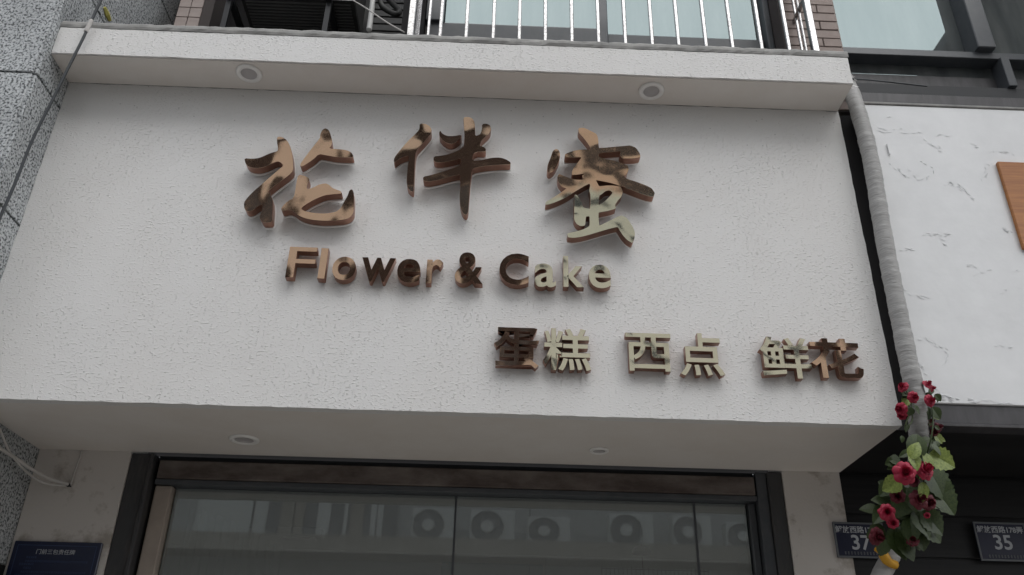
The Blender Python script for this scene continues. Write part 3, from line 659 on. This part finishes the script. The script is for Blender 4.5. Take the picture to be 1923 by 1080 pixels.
MI = [[[1092.8,240.0],[1096.1,240.0],[1098.5,240.7],[1117.7,250.0],[1120.3,251.8],[1123.2,258.8],[1124.5,276.3],[1125.7,278.4],[1181.3,273.1],[1185.1,273.7],[1194.0,277.2],[1201.3,287.4],[1202.8,293.4],[1202.1,294.6],[1200.3,295.3],[1190.2,297.3],[1169.2,297.2],[1167.5,296.1],[1164.4,291.7],[1164.2,290.1],[1165.2,285.5],[1164.7,284.6],[1163.5,284.3],[1126.1,287.2],[1124.5,288.8],[1124.5,294.2],[1126.1,295.6],[1134.3,298.1],[1149.0,300.7],[1158.9,303.1],[1177.2,310.1],[1179.9,313.9],[1180.6,317.3],[1178.1,325.4],[1172.6,330.5],[1172.6,331.7],[1173.5,332.9],[1177.7,336.2],[1195.0,341.3],[1211.1,347.4],[1221.7,352.6],[1224.6,354.7],[1229.3,361.6],[1229.4,363.2],[1228.4,366.8],[1226.8,369.2],[1213.0,367.1],[1169.5,350.4],[1165.1,349.7],[1154.8,345.9],[1143.5,342.6],[1121.6,338.4],[1119.5,338.4],[1119.5,339.4],[1124.3,348.3],[1125.9,350.0],[1144.9,347.8],[1164.7,350.0],[1166.7,352.2],[1169.5,358.9],[1169.2,362.3],[1167.1,369.0],[1160.2,376.5],[1155.4,384.7],[1155.1,386.3],[1156.6,390.0],[1156.3,391.4],[1144.4,395.2],[1125.2,398.9],[1124.0,400.5],[1123.9,406.8],[1125.0,421.7],[1125.4,423.1],[1126.4,423.6],[1148.3,413.0],[1160.6,406.1],[1168.5,404.6],[1176.9,409.5],[1179.0,411.6],[1187.4,424.1],[1191.6,434.3],[1192.5,438.6],[1191.6,447.3],[1188.3,454.7],[1187.3,455.5],[1185.8,455.3],[1177.7,450.5],[1169.2,441.0],[1166.8,437.4],[1161.0,427.5],[1159.8,426.5],[1158.4,426.3],[1143.7,429.7],[1095.6,444.0],[1077.3,446.6],[1068.4,445.4],[1066.4,444.4],[1065.4,439.8],[1066.4,437.8],[1079.9,435.3],[1095.3,430.9],[1105.2,425.7],[1107.0,423.9],[1107.5,419.8],[1107.3,408.0],[1106.4,406.2],[1102.1,406.3],[1100.3,407.3],[1099.0,422.5],[1097.5,423.7],[1092.7,424.8],[1089.8,424.3],[1083.0,420.5],[1078.6,413.1],[1078.1,409.0],[1078.6,373.6],[1078.9,366.6],[1079.7,365.2],[1083.1,366.2],[1085.4,368.8],[1090.9,377.7],[1095.3,389.3],[1097.3,390.2],[1105.7,392.1],[1107.1,392.0],[1108.0,391.2],[1109.3,367.6],[1106.3,357.7],[1108.4,349.0],[1108.0,346.6],[1106.9,345.4],[1105.0,345.6],[1096.5,349.9],[1079.4,360.1],[1065.0,369.6],[1049.4,377.1],[1033.2,383.0],[1026.0,384.3],[1024.4,383.5],[1024.9,380.3],[1026.3,378.4],[1038.8,371.4],[1063.4,354.8],[1062.8,353.3],[1055.1,350.6],[1048.5,341.8],[1046.7,332.2],[1047.8,329.1],[1049.4,327.0],[1051.3,326.9],[1062.6,331.9],[1079.2,337.4],[1092.4,337.8],[1094.9,337.0],[1093.5,329.8],[1094.1,328.9],[1096.8,327.8],[1097.5,325.9],[1075.8,329.0],[1074.4,328.7],[1073.8,327.4],[1075.1,318.2],[1090.7,297.8],[1091.3,295.6],[1089.6,295.0],[1077.5,295.7],[1063.1,295.1],[1061.4,294.1],[1060.6,291.3],[1061.9,289.1],[1068.8,285.9],[1082.6,281.8],[1107.1,280.5],[1109.2,279.7],[1109.0,277.5],[1103.2,267.9],[1094.6,257.1],[1086.9,248.6],[1086.3,243.4],[1086.8,241.2],[1088.1,240.4]],[[1142.3,357.7],[1137.0,358.8],[1128.8,365.7],[1125.1,367.3],[1124.3,383.7],[1124.9,384.6],[1125.9,384.6],[1129.8,382.2],[1136.1,377.7],[1144.9,369.1],[1150.0,363.2],[1149.8,361.1],[1146.8,358.3],[1144.9,357.5]]]
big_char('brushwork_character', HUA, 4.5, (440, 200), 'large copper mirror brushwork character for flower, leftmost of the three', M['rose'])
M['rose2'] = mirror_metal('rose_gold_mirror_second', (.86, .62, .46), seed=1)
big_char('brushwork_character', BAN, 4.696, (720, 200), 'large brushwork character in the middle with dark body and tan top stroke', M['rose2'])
M['mix'] = mirror_metal('painted_reflection_mirror', (.88, .60, .42), (.84, .82, .66), seed=4, split=(2, .42, .50))  # reflected cream on the lower strokes put into the base colour
big_char('brushwork_character', [MI[0], MI[1]], 1, (0, 0), 'large brushwork character for honey with painted pale reflection, rightmost of the three', M['mix'], smooth=1, back=.0)
# the character's small detached left dot belongs to the same sign character
def add_stroke(t, P, scale, org, fm):
    yf = -(DEP+GAP+.02); w_ = [at(org[0]+x/scale, org[1]+y/scale, yf) for x, y in P]; S = [chaikin([(p.x, p.z) for p in w_], 2)]
    link('face', curve_mesh(S, .0015, yf+.0015), fm, t); link('letter_side', curve_mesh(S, (DEP-.006)/2, yf+.0045+(DEP-.006)/2, .0016), M['copper'], t)
    link('backing', curve_mesh(S, (GAP-.001)/2, yf+DEP+.001+GAP/2, .0045), M['acryl'], t)
tmi = [o for o in bpy.data.objects if o.name.startswith('brushwork_character')][-1]
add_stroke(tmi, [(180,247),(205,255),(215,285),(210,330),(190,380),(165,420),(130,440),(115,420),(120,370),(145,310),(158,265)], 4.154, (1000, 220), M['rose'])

# typeset letters
def text_mesh(ch, size, off, ext, y_c, cx, z0, sx=1.0, shear=0.0):
    cu = bpy.data.curves.new('glyph', 'FONT'); cu.body = ch; cu.size = size; cu.offset = off; cu.extrude = ext; cu.resolution_u = 6
    return to_mesh(cu, 0, Matrix(((sx, 0, 0, cx), (0, 0, -1, y_c), (0, 1, 0, z0), (0, 0, 0, 1))))
def fit_char(ch, box_px, dep, fm, label, group, cat='sign letter', name='sign_letter', stand=.012, off=.012):
    """glyph fitted to its measured width and height on the sign (front plane)"""
    yf = -(dep+stand); x0, y0, x1, y1 = box_px
    a, b = at(x0, (y0+y1)/2, yf), at(x1, (y0+y1)/2, yf); tpp, bt = at((x0+x1)/2, y0, yf), at((x0+x1)/2, y1, yf)
    W_, H_ = b.x-a.x, tpp.z-bt.z
    me = text_mesh(ch, H_, 0, 0, 0, 0, 0)
    xs = [v.co.x for v in me.vertices]; zs_ = [v.co.z for v in me.vertices]; h0 = max(zs_)-min(zs_); bpy.data.meshes.remove(me)
    off_ = off*H_; size = H_*(H_-2*off_)/h0
    me = text_mesh(ch, size, off_, 0, 0, 0, 0); xs = [v.co.x for v in me.vertices]; zs_ = [v.co.z for v in me.vertices]
    sx = W_/(max(xs)-min(xs)); sz = H_/(max(zs_)-min(zs_)); ox, oz = min(xs), min(zs_); bpy.data.meshes.remove(me)
    t = thing(name, label, cat, (a.x+W_/2, 0, bt.z), group)
    def part(nm, ext, yc, m, grow=0):
        cu = bpy.data.curves.new('glyph', 'FONT'); cu.body = ch; cu.size = size; cu.offset = off_+grow; cu.extrude = ext; cu.resolution_u = 5
        mm = to_mesh(cu, 0, Matrix(((sx, 0, 0, a.x-ox*sx), (0, 0, -1, yc), (0, sz, 0, bt.z-oz*sz), (0, 0, 0, 1))))
        link(nm, mm, m, t)
    part('face', .0015, yf+.0015, fm); part('letter_side', (dep-.004)/2, yf+.0035+(dep-.004)/2, M['copper'], .0008)
    return t
L1 = [('F', 540, 464, 592, 521, 'rose'), ('l', 600, 466, 613, 523, 'rose'), ('o', 624, 482, 668, 526, 'rose'), ('w', 678, 484, 741, 529, 'rose'), ('e', 746, 486, 789, 531, 'rose'), ('r', 801, 487, 831, 532, 'rose'),
      ('&', 855, 474, 907, 533, 'rose'), ('C', 938, 476, 993, 535, 'rose'), ('a', 1004, 495, 1044, 539, 'pale_refl'), ('k', 1058, 481, 1096, 539, 'pale_refl'), ('e', 1106, 497, 1147, 541, 'pale_refl')]
words = ['letter F at the start of the word Flower', 'slim letter l second in the word Flower', 'round letter o in the word Flower', 'letter w in the middle of the word Flower', 'letter e in the word Flower, before its last r', 'letter r ending the word Flower', 'ampersand between the words Flower and Cake', 'capital C starting the word Cake', 'letter a second in the word Cake', 'letter k in the word Cake', 'letter e ending the word Cake']
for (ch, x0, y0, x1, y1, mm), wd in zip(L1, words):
    fit_char(ch, (x0, y0, x1, y1), .05, M[mm], ('copper ' if mm == 'rose' else 'pale reflection tinted ')+wd, 'raised letters of the English name', off=.006 if ch in 'Fl' else (.022 if ch in 'kC&' else .03))
L2 = [('蛋', 928, 615, 1012, 691, 'rose', 'dark copper character under the English name, leftmost of the bottom row'), ('糕', 1020, 617, 1109, 696, 'pale_refl', 'gold character with rice radical, second of the bottom row'),
      ('西', 1176, 626, 1261, 697, 'pale_refl', 'gold boxed character for west, third of the bottom row'), ('点', 1276, 626, 1358, 706, 'pale_refl', 'gold character with four dots beneath, fourth of the bottom row'),
      ('鲜', 1428, 633, 1522, 710, 'pale_refl', 'pale reflection tinted character with fish radical, fifth of the bottom row'), ('花', 1523, 636, 1618, 710, 'rose', 'brown character for flower, rightmost of the bottom row')]
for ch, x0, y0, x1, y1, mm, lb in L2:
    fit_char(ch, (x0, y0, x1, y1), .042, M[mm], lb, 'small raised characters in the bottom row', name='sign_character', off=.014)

# ================= number plates and notice =================
def flat_text(s, x, z, y, size, m, parent, off=0.0, sx=1.0):
    cu = bpy.data.curves.new('glyph', 'FONT'); cu.body = s; cu.size = size; cu.offset = off; cu.extrude = .0006; cu.align_x = 'CENTER'; cu.resolution_u = 3
    return link('lettering', to_mesh(cu, 0, Matrix(((sx, 0, 0, x), (0, 0, -1, y), (0, 1, 0, z), (0, 0, 0, 1)))), m, parent)
def plate(cx, zt, y, w_, h_, num, label):
    t = thing('house_number_plate', label, 'sign', (cx, y, zt-h_), 'blue house number plates')
    box('plate', cx-w_/2, cx+w_/2, y, y+.008, zt-h_, zt, M['navy'], t, b=.002)
    mb = MB()
    for a in ((cx-w_/2, cx+w_/2, zt-.010, zt), (cx-w_/2, cx+w_/2, zt-h_, zt-h_+.010), (cx-w_/2, cx-w_/2+.010, zt-h_+.011, zt-.011), (cx+w_/2-.010, cx+w_/2, zt-h_+.011, zt-.011)):
        mb.box(a[0], a[1], y-.004, y-.001, a[2], a[3])
    mb.build('rim', M['rimg'], t)
    flat_text('解放西路178弄', cx, zt-.058, y-.0015, .043, M['prt'], t, .0006)
    flat_text(num, cx, zt-.156, y-.0015, .118, M['prt'], t, .002)
    mb = MB()
    for i in range(12):
        x = cx-.105+.0185*i
        for k in range(3): mb.box(x+random.uniform(0, .003), x+.012, y-.0015, y-.001, zt-h_+.020+k*.006, zt-h_+.0225+k*.006)
        mb.box(x+.004, x+.007, y-.0022, y-.0016, zt-h_+.018, zt-h_+.036)
    mb.build('small_print', M['rimg'], t)
    return t
plate(2.20, 2.800, .868, .30, .205, '37', 'dark blue house number plate reading 37, behind the flowers')
pl2 = plate(3.05, 2.822, .86, .31, .225, '35', 'dark blue house number plate reading 35, on the black wall')
nt = thing('blue_notice', 'dark blue notice board with small print on the wall left of the door', 'sign', (-2.44, YD, 2.1))
box('board', -2.69, -2.195, YD-.022, YD-.002, 1.9, 2.562, M['bluen'], nt, b=.004)
mb = MB(); mb.box(-2.665, -2.22, YD-.0235, YD-.0225, 2.538, 2.541); mb.box(-2.665, -2.662, YD-.0235, YD-.0225, 1.93, 2.537); mb.box(-2.223, -2.22, YD-.0235, YD-.0225, 1.93, 2.537); mb.build('border_line', M['prtdim'], nt)
flat_text('门前三包责任牌', -2.445, 2.493, YD-.023, .030, M['prt'], nt, 0, 1.05)
mb = MB(); rows = [(-2.60, .05, 2.468), (-2.60, .34, 2.447), (-2.63, .08, 2.43), (-2.60, .04, 2.41), (-2.61, .35, 2.388), (-2.64, .16, 2.37), (-2.61, .05, 2.345), (-2.62, .36, 2.32)]
for x0_, ln, z_ in rows:
    x = x0_
    while x < x0_+ln:
        w_ = random.uniform(.006, .011)
        for k in range(3): mb.box(x+random.uniform(0, .002), x+w_, YD-.0232, YD-.0226, z_+.004*k, z_+.004*k+.0018)
        x += w_+.003
mb.build('small_print', M['prtdim'], nt)

# ================= cables =================
nail = at(130, 912, YD-.02)
def cable(name, P, r, m, label): return tag(MB().tube(spline(P, 8), r, 8).build(name, m, None, True), label, 'cable', 'cables strung along the front')
cable('white_cable', [at(-30, 750, .25), at(0, 808, .35), at(21, 853, .5), at(58, 893, .7), at(92, 909, .8), nail], .007, M['cablew'], 'white cable sagging from the upper left to the nail, upper of the two')
cable('white_cable', [at(-30, 824, .3), at(0, 842, .4), at(30, 861, .55), at(58, 880, .65), at(92, 898, .78), nail+Vector((0, -.012, .004))], .010, M['cablew'], 'thicker white cable running in from the left edge to the nail')
cable('white_cable', [at(154, 846, YD-.01), at(147, 868, YD-.012), at(139, 890, YD-.012), nail+Vector((.006, 0, .004))], .006, M['cablew'], 'short white cable dropping from the soffit to the nail')
mb = MB(); mb.lathe(nail+Vector((0, .018, 0)), [(.001, .034), (.012, .033), (.012, .028), (.005, .026), (.005, 0)], (0, -1, 0), 10)
tag(mb.build('wall_nail', M['seal'], None, True), 'dark nail in the wall where the white cables meet', 'nail')
cable('black_cable', [at(215, -50, -.30), at(190, 0, -.30), at(172, 38, -.295), at(155, 74, -.292), at(128, 128, -.285), at(100, 185, -.275), at(78, 228, -.27), at(57, 272, -.265), at(28, 345, -.26), at(3, 402, -.26), at(-40, 500, -.26)], .0085, M['cableb'], 'black cable hanging in front of the granite and across the ledge')
P = [at(172, 38, -.295), at(166, 50, -.294), at(161, 60, -.293)]  # short pale, thicker stretch of the black cable
cable('pale_cable_stretch', P, .0125, M['cablew'], 'short pale stretch of the black cable above the ledge')
cable('thin_black_wire', [at(1600, 148, -.05), at(1650, 152, .1), at(1740, 162, .19)], .005, M['cableb'], 'thin black wire along the bottom of the neighbour window')

# ================= flower garland =================
g = at(1715, 950, .3)
ga = thing('flower_garland', 'garland of red artificial roses and green leaves wound round the grey pipe', 'garland', tuple(g))
def leaf_mesh(w_=.6, serr=0.08, fold=.18):
    V = []; F = []; n_ = 12
    for i in range(n_+1):
        t = i/n_; hw = w_*.5*math.sin(math.pi*t**.8)**.8*(1+(serr if i % 2 else -serr)) if 0 < i < n_ else 0.0
        y = t; droop = -.22*t*t
        V += [(-hw, y, droop+fold*hw), (0, y, droop), (hw, y, droop+fold*hw)]
    for i in range(n_):
        a = i*3; F += [(a, a+3, a+4, a+1), (a+1, a+4, a+5, a+2)]
    me = bpy.data.meshes.new('leaf'); me.from_pydata(V, [], F); me.update()
    return me
LM = []
for w_, sr in ((.66, .02), (.85, .05), (.55, .02), (.95, .09)):
    for mm in ('leafd', 'leafl'):
        me = leaf_mesh(w_, sr); me.materials.append(M[mm]); LM.append(me)
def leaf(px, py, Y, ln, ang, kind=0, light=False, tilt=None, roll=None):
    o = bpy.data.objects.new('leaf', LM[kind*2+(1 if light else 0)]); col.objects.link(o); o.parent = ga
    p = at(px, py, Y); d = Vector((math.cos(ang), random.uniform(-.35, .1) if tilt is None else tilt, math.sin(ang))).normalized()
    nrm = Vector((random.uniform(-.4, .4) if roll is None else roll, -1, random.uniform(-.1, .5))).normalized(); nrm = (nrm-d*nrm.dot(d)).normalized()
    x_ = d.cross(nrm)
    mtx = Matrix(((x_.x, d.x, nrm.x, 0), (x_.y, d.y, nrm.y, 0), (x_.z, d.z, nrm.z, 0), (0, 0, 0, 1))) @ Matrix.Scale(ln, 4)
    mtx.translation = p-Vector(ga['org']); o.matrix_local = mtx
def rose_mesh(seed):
    rd = random.Random(seed); V = []; F = []
    for ring, (n_, rad, h, tiltr) in enumerate(((2, .0, .52, .02), (3, .08, .50, .05), (4, .20, .50, .2), (5, .36, .45, .4), (5, .54, .34, .7), (6, .72, .2, .95), (7, .90, .02, 1.25))):
        for k in range(n_):
            a0 = 2*math.pi*(k+rd.random()*.3)/n_+ring*.7; wd = 2*math.pi/n_*.72; b = len(V); nu, nv = 5, 4
            for j in range(nv+1):
                t = j/nv
                for i in range(nu+1):
                    s_ = i/nu-.5; a = a0+s_*wd*2*(.5+.5*t**.4)
                    r_ = .06+rad*(t**.8)*(1-.25*abs(s_)*2*t)+.05*t*rd.uniform(-.4, .4)
                    z_ = -.1+(.5+h)*t*(1-.35*t*tiltr)-(.3*tiltr)*t*t*t - .16*(2*s_)**2*t+.05*t*math.sin(i*2.4+k)+rd.uniform(-.03, .03)*t
                    V.append((r_*math.cos(a), r_*math.sin(a), z_))
            for j in range(nv):
                for i in range(nu):
                    q = b+j*(nu+1)+i; F.append((q, q+1, q+nu+2, q+nu+1))
    me = bpy.data.meshes.new('rose'); me.from_pydata(V, [], F); me.update()
    for p in me.polygons: p.use_smooth = True
    return me
RM = []
for s_ in range(3):
    for mm in ('roseh', 'rose_shade'):
        me = rose_mesh(s_); me.materials.append(M[mm]); RM.append(me)
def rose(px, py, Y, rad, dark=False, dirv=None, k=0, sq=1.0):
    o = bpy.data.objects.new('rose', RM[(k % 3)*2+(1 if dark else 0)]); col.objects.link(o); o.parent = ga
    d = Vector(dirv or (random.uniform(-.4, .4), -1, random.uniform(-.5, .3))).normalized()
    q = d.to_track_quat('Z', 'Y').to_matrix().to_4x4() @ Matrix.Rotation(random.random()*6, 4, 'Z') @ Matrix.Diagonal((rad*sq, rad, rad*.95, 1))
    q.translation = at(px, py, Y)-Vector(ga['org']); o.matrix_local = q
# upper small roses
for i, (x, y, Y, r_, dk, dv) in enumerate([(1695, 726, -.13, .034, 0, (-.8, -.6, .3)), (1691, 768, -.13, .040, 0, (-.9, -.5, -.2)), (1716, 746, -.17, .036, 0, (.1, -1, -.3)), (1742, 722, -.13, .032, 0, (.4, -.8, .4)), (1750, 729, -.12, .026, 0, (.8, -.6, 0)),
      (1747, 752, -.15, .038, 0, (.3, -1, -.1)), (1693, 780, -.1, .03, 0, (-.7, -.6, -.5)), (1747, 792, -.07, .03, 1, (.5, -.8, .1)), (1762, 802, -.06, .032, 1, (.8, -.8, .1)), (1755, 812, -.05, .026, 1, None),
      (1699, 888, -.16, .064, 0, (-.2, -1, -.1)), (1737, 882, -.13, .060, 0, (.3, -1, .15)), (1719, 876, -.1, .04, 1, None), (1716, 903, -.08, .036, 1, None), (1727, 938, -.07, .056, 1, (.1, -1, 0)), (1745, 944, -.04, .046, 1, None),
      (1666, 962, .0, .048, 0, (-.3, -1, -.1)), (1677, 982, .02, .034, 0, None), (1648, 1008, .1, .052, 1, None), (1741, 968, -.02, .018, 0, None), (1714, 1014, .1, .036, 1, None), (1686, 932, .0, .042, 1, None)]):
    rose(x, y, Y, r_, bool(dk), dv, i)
# leaves
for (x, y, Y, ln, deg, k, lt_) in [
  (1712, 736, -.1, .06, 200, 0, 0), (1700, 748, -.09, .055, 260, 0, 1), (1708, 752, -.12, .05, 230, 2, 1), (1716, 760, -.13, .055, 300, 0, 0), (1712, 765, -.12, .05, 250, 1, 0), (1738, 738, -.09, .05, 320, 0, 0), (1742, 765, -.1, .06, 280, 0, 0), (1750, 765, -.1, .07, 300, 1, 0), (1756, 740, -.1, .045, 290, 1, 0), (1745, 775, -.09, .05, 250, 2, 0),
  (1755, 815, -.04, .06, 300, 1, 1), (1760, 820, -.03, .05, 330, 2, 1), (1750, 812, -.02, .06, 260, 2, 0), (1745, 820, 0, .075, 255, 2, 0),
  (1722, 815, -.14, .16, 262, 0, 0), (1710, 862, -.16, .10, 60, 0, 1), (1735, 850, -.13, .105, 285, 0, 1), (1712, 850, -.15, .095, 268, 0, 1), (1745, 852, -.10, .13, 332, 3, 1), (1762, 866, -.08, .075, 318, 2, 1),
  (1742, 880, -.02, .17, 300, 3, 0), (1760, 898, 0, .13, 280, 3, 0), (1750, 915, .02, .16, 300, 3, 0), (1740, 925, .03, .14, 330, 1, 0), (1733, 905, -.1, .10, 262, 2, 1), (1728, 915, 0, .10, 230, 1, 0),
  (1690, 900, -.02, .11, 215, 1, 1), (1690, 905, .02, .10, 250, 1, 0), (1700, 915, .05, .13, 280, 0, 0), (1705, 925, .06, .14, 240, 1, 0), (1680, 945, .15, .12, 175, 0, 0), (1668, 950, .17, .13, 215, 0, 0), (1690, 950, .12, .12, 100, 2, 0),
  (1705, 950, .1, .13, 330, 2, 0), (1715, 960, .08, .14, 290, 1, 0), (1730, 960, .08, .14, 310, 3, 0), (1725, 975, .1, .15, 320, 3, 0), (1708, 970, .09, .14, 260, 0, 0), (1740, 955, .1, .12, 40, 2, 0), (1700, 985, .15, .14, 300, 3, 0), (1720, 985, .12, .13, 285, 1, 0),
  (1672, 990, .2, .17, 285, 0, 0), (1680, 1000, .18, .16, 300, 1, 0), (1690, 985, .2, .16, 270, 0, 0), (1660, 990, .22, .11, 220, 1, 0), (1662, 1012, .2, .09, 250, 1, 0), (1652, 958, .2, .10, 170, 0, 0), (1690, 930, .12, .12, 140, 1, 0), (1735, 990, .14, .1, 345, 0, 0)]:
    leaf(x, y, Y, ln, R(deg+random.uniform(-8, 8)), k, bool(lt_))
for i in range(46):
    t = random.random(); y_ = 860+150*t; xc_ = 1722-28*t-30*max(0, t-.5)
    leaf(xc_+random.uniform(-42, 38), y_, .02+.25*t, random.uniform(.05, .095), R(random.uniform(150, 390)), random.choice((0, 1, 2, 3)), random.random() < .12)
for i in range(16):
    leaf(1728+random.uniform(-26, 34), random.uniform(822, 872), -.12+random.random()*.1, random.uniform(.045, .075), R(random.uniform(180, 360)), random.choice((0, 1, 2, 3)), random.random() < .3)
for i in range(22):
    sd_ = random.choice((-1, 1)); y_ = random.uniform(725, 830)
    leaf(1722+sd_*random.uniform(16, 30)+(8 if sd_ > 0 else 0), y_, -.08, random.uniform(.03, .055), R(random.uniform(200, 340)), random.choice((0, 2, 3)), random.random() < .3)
mb = MB()
for P in ([(1706, 760), (1712, 775), (1713, 790), (1706, 800)], [(1745, 745), (1752, 780), (1750, 815), (1742, 850), (1735, 900), (1722, 960), (1700, 1010)], [(1700, 730), (1712, 760), (1700, 800)]):
    mb.tube(spline([at(a, b, -.11 if b < 830 else -.11+(b-830)/180*.4) for a, b in P], 8), .004, 6)
mb.build('stem', M['leafd'], ga, True)

# ================= across the street (unseen, heights and tones shaped for the reflections) =================
YO = -13.0
ob = thing('opposite_building', 'dark brown building across the street seen in the mirror letters and glass', 'building', (-4, YO, 0))
box('wall', -7.4, .9, YO-6, YO, 8.0, 14.9, M['facd'], ob)
box('sky_blocking_storey', -7.4, .9, YO-6, YO-.02, 14.901, 18.0, M['facc'], ob)  # pale storey added to keep open sky out of the mirror letters
box('lower_wall', -16, .93, YO-6.03, YO+.01, .13, 7.995, M['facg'], ob)
box('cornice', -7.5, 1.0, YO-.35, YO+.2, 14.8, 14.95, M['facd'], ob)
box('tan_reflection_bay', -5.0, -3.55, YO+.16, YO+.5, 10.2, 14.2, M['facc'], ob)  # tan bays added to give pale patches in the mirror letters
box('tan_reflection_bay', -1.75, -1.1, YO+.16, YO+.4, 11.2, 11.9, M['facc'], ob)
wm = MB().box(-.75, .75, 0, .05, -.65, .65); wme = bpy.data.meshes.new('window'); wme.from_pydata(wm.V, [], wm.F); wme.materials.append(M['wing'])
fmb = MB(); fmb.box(-.83, .83, .051, .09, .66, .74); fmb.box(-.83, .83, .051, .14, -.74, -.66); fmb.box(-.04, .04, .052, .09, -.65, .65)
fme = bpy.data.meshes.new('window_frame'); fme.from_pydata(fmb.V, [], fmb.F); fme.materials.append(M['facp'])
def opp_windows(parent, xs, zs2):
    for x in xs:
        for z in zs2:
            o = bpy.data.objects.new('window', wme); col.objects.link(o); o.parent = parent; o.location = Vector((x, YO+.002, z))-Vector(parent['org'])
            q = bpy.data.objects.new('window_frame', fme); col.objects.link(q); q.parent = o
opp_windows(ob, (-6.2, -4.2, -2.2, -.4), (9.6, 12.6))
ob2 = thing('cream_opposite_building', 'cream plaster building across the street seen in reflections', 'building', (8, YO, 0))
box('wall', .95, 16, YO-6, YO, .13, 7.9, M['facg'], ob2); box('upper_wall', .95, 7.29, YO-6, YO-.01, 7.901, 17.6, M['facc'], ob2)
ob4 = thing('brown_opposite_building', 'brown building at the far right across the street seen in reflections', 'building', (12, YO, 0))
box('wall', 7.3, 11, YO-6, YO, 7.95, 14.0, M['facd'], ob4)
rd5 = random.Random(5); cwm = MB().box(-.5, .5, 0, .05, -.35, .35); cme = bpy.data.meshes.new('window'); cme.from_pydata(cwm.V, [], cwm.F); cme.materials.append(M['wing'])
for x, z, s_ in ((1.35, 8.5, .45), (2.3, 14.3, 1.3), (3.75, 14.1, 1.5), (1.75, 12.4, .5), (3.1, 12.2, .55), (1.9, 10.6, .35), (2.9, 8.2, .5), (4.0, 9.9, .5), (3.0, 10.9, .35), (5.2, 8.5, .55), (6.4, 9.6, .5), (5.1, 11.2, .5), (6.9, 8.4, .4), (1.2, 15.2, .6)):  # windows added for dark patches in the right-hand letters' reflections
    o = bpy.data.objects.new('window', cme); col.objects.link(o); o.parent = ob2; o.location = Vector((x, YO-.005, z))-Vector(ob2['org']); o.scale = (s_, 1, s_)
ob3 = thing('shop_canopy', 'long pale canopy across the street carrying a row of air conditioners', 'canopy', (0, YO+.9, 5.0))
box('slab', -16, 16, YO+.01, YO+1.2, 5.02, 5.22, M['facp'], ob3)
box('fascia', -16, 16, YO+1.202, YO+1.26, 4.95, 5.30, M['facp'], ob3)
a0 = None
acs = [-1.15, .1, 1.3, 3.05, 4.35, 5.55, 7.2]
for i, x in enumerate(acs):
    t = thing('condenser_unit', 'white air conditioner with round fan reflected in the shop glass, '+['first', 'second', 'third', 'fourth', 'fifth', 'sixth', 'seventh'][i]+' from the left', 'air conditioner', (x, YO+.75, 5.22), 'air conditioners on the opposite canopy')
    if i == 0:
        cs = box('casing', x-.45, x+.45, YO+.55, YO+.92, 5.28, 5.98, M['acw'], t, b=.02)
        fn = MB().lathe((x-.10, YO+.921, 5.63), [(.33, 0), (.33, .02), (.31, .02), (.31, .002), (.13, .002)], (0, 1, 0), 28).build('fan_grille', M['fang'], t); hb_ = MB().lathe((x-.10, YO+.925, 5.63), [(.125, 0), (.125, .03), (.001, .03)], (0, 1, 0), 24).build('fan_hub', M['acw'], t)
        ft = MB().box(x-.38, x-.3, YO+.6, YO+.9, 5.22, 5.279).box(x+.3, x+.38, YO+.6, YO+.9, 5.22, 5.279).build('feet', M['bracket'], t); first = (cs, fn, hb_, ft)
    else:
        for s_ in first:
            c_ = s_.copy(); col.objects.link(c_); c_.parent = t
        t.scale = (random.choice((1, .92, 1.05)), 1, random.choice((.85, 1, 1.05)))
# dark shop fronts below the opposite canopy, and the curtained window left of the air conditioners
for i in range(10):
    x = -14+2.9*i
    box('shop_front', x, x+2.6, YO+.012, YO+.06, .3, 3.3, M['wing'], ob if x < 0 else ob2)
wf = box('curtained_window', -6.3, -2.0, YO+.012, YO+.06, 5.32, 6.42, M['fang'], ob)
box('window_frame', -6.4, -5.2, YO+.062, YO+.12, 5.35, 6.5, M['acw'], wf)
x = -5.15
while x < -2.05:
    w_ = random.choice((.08, .12, .2, .28)); box('curtain_strip', x, x+w_, YO+.062, YO+.085, 5.36+random.uniform(0, .1), 6.36-random.uniform(0, .12), random.choice((M['facp'], M['acw'], M['facg'])), wf); x += w_+random.choice((.03, .07, .16, .3))
box('frame_strip', -6.4, -1.95, YO+.125, YO+.15, 6.43, 6.5, M['facp'], wf)

for o in bpy.data.objects:
    if 'org' in o: del o['org']
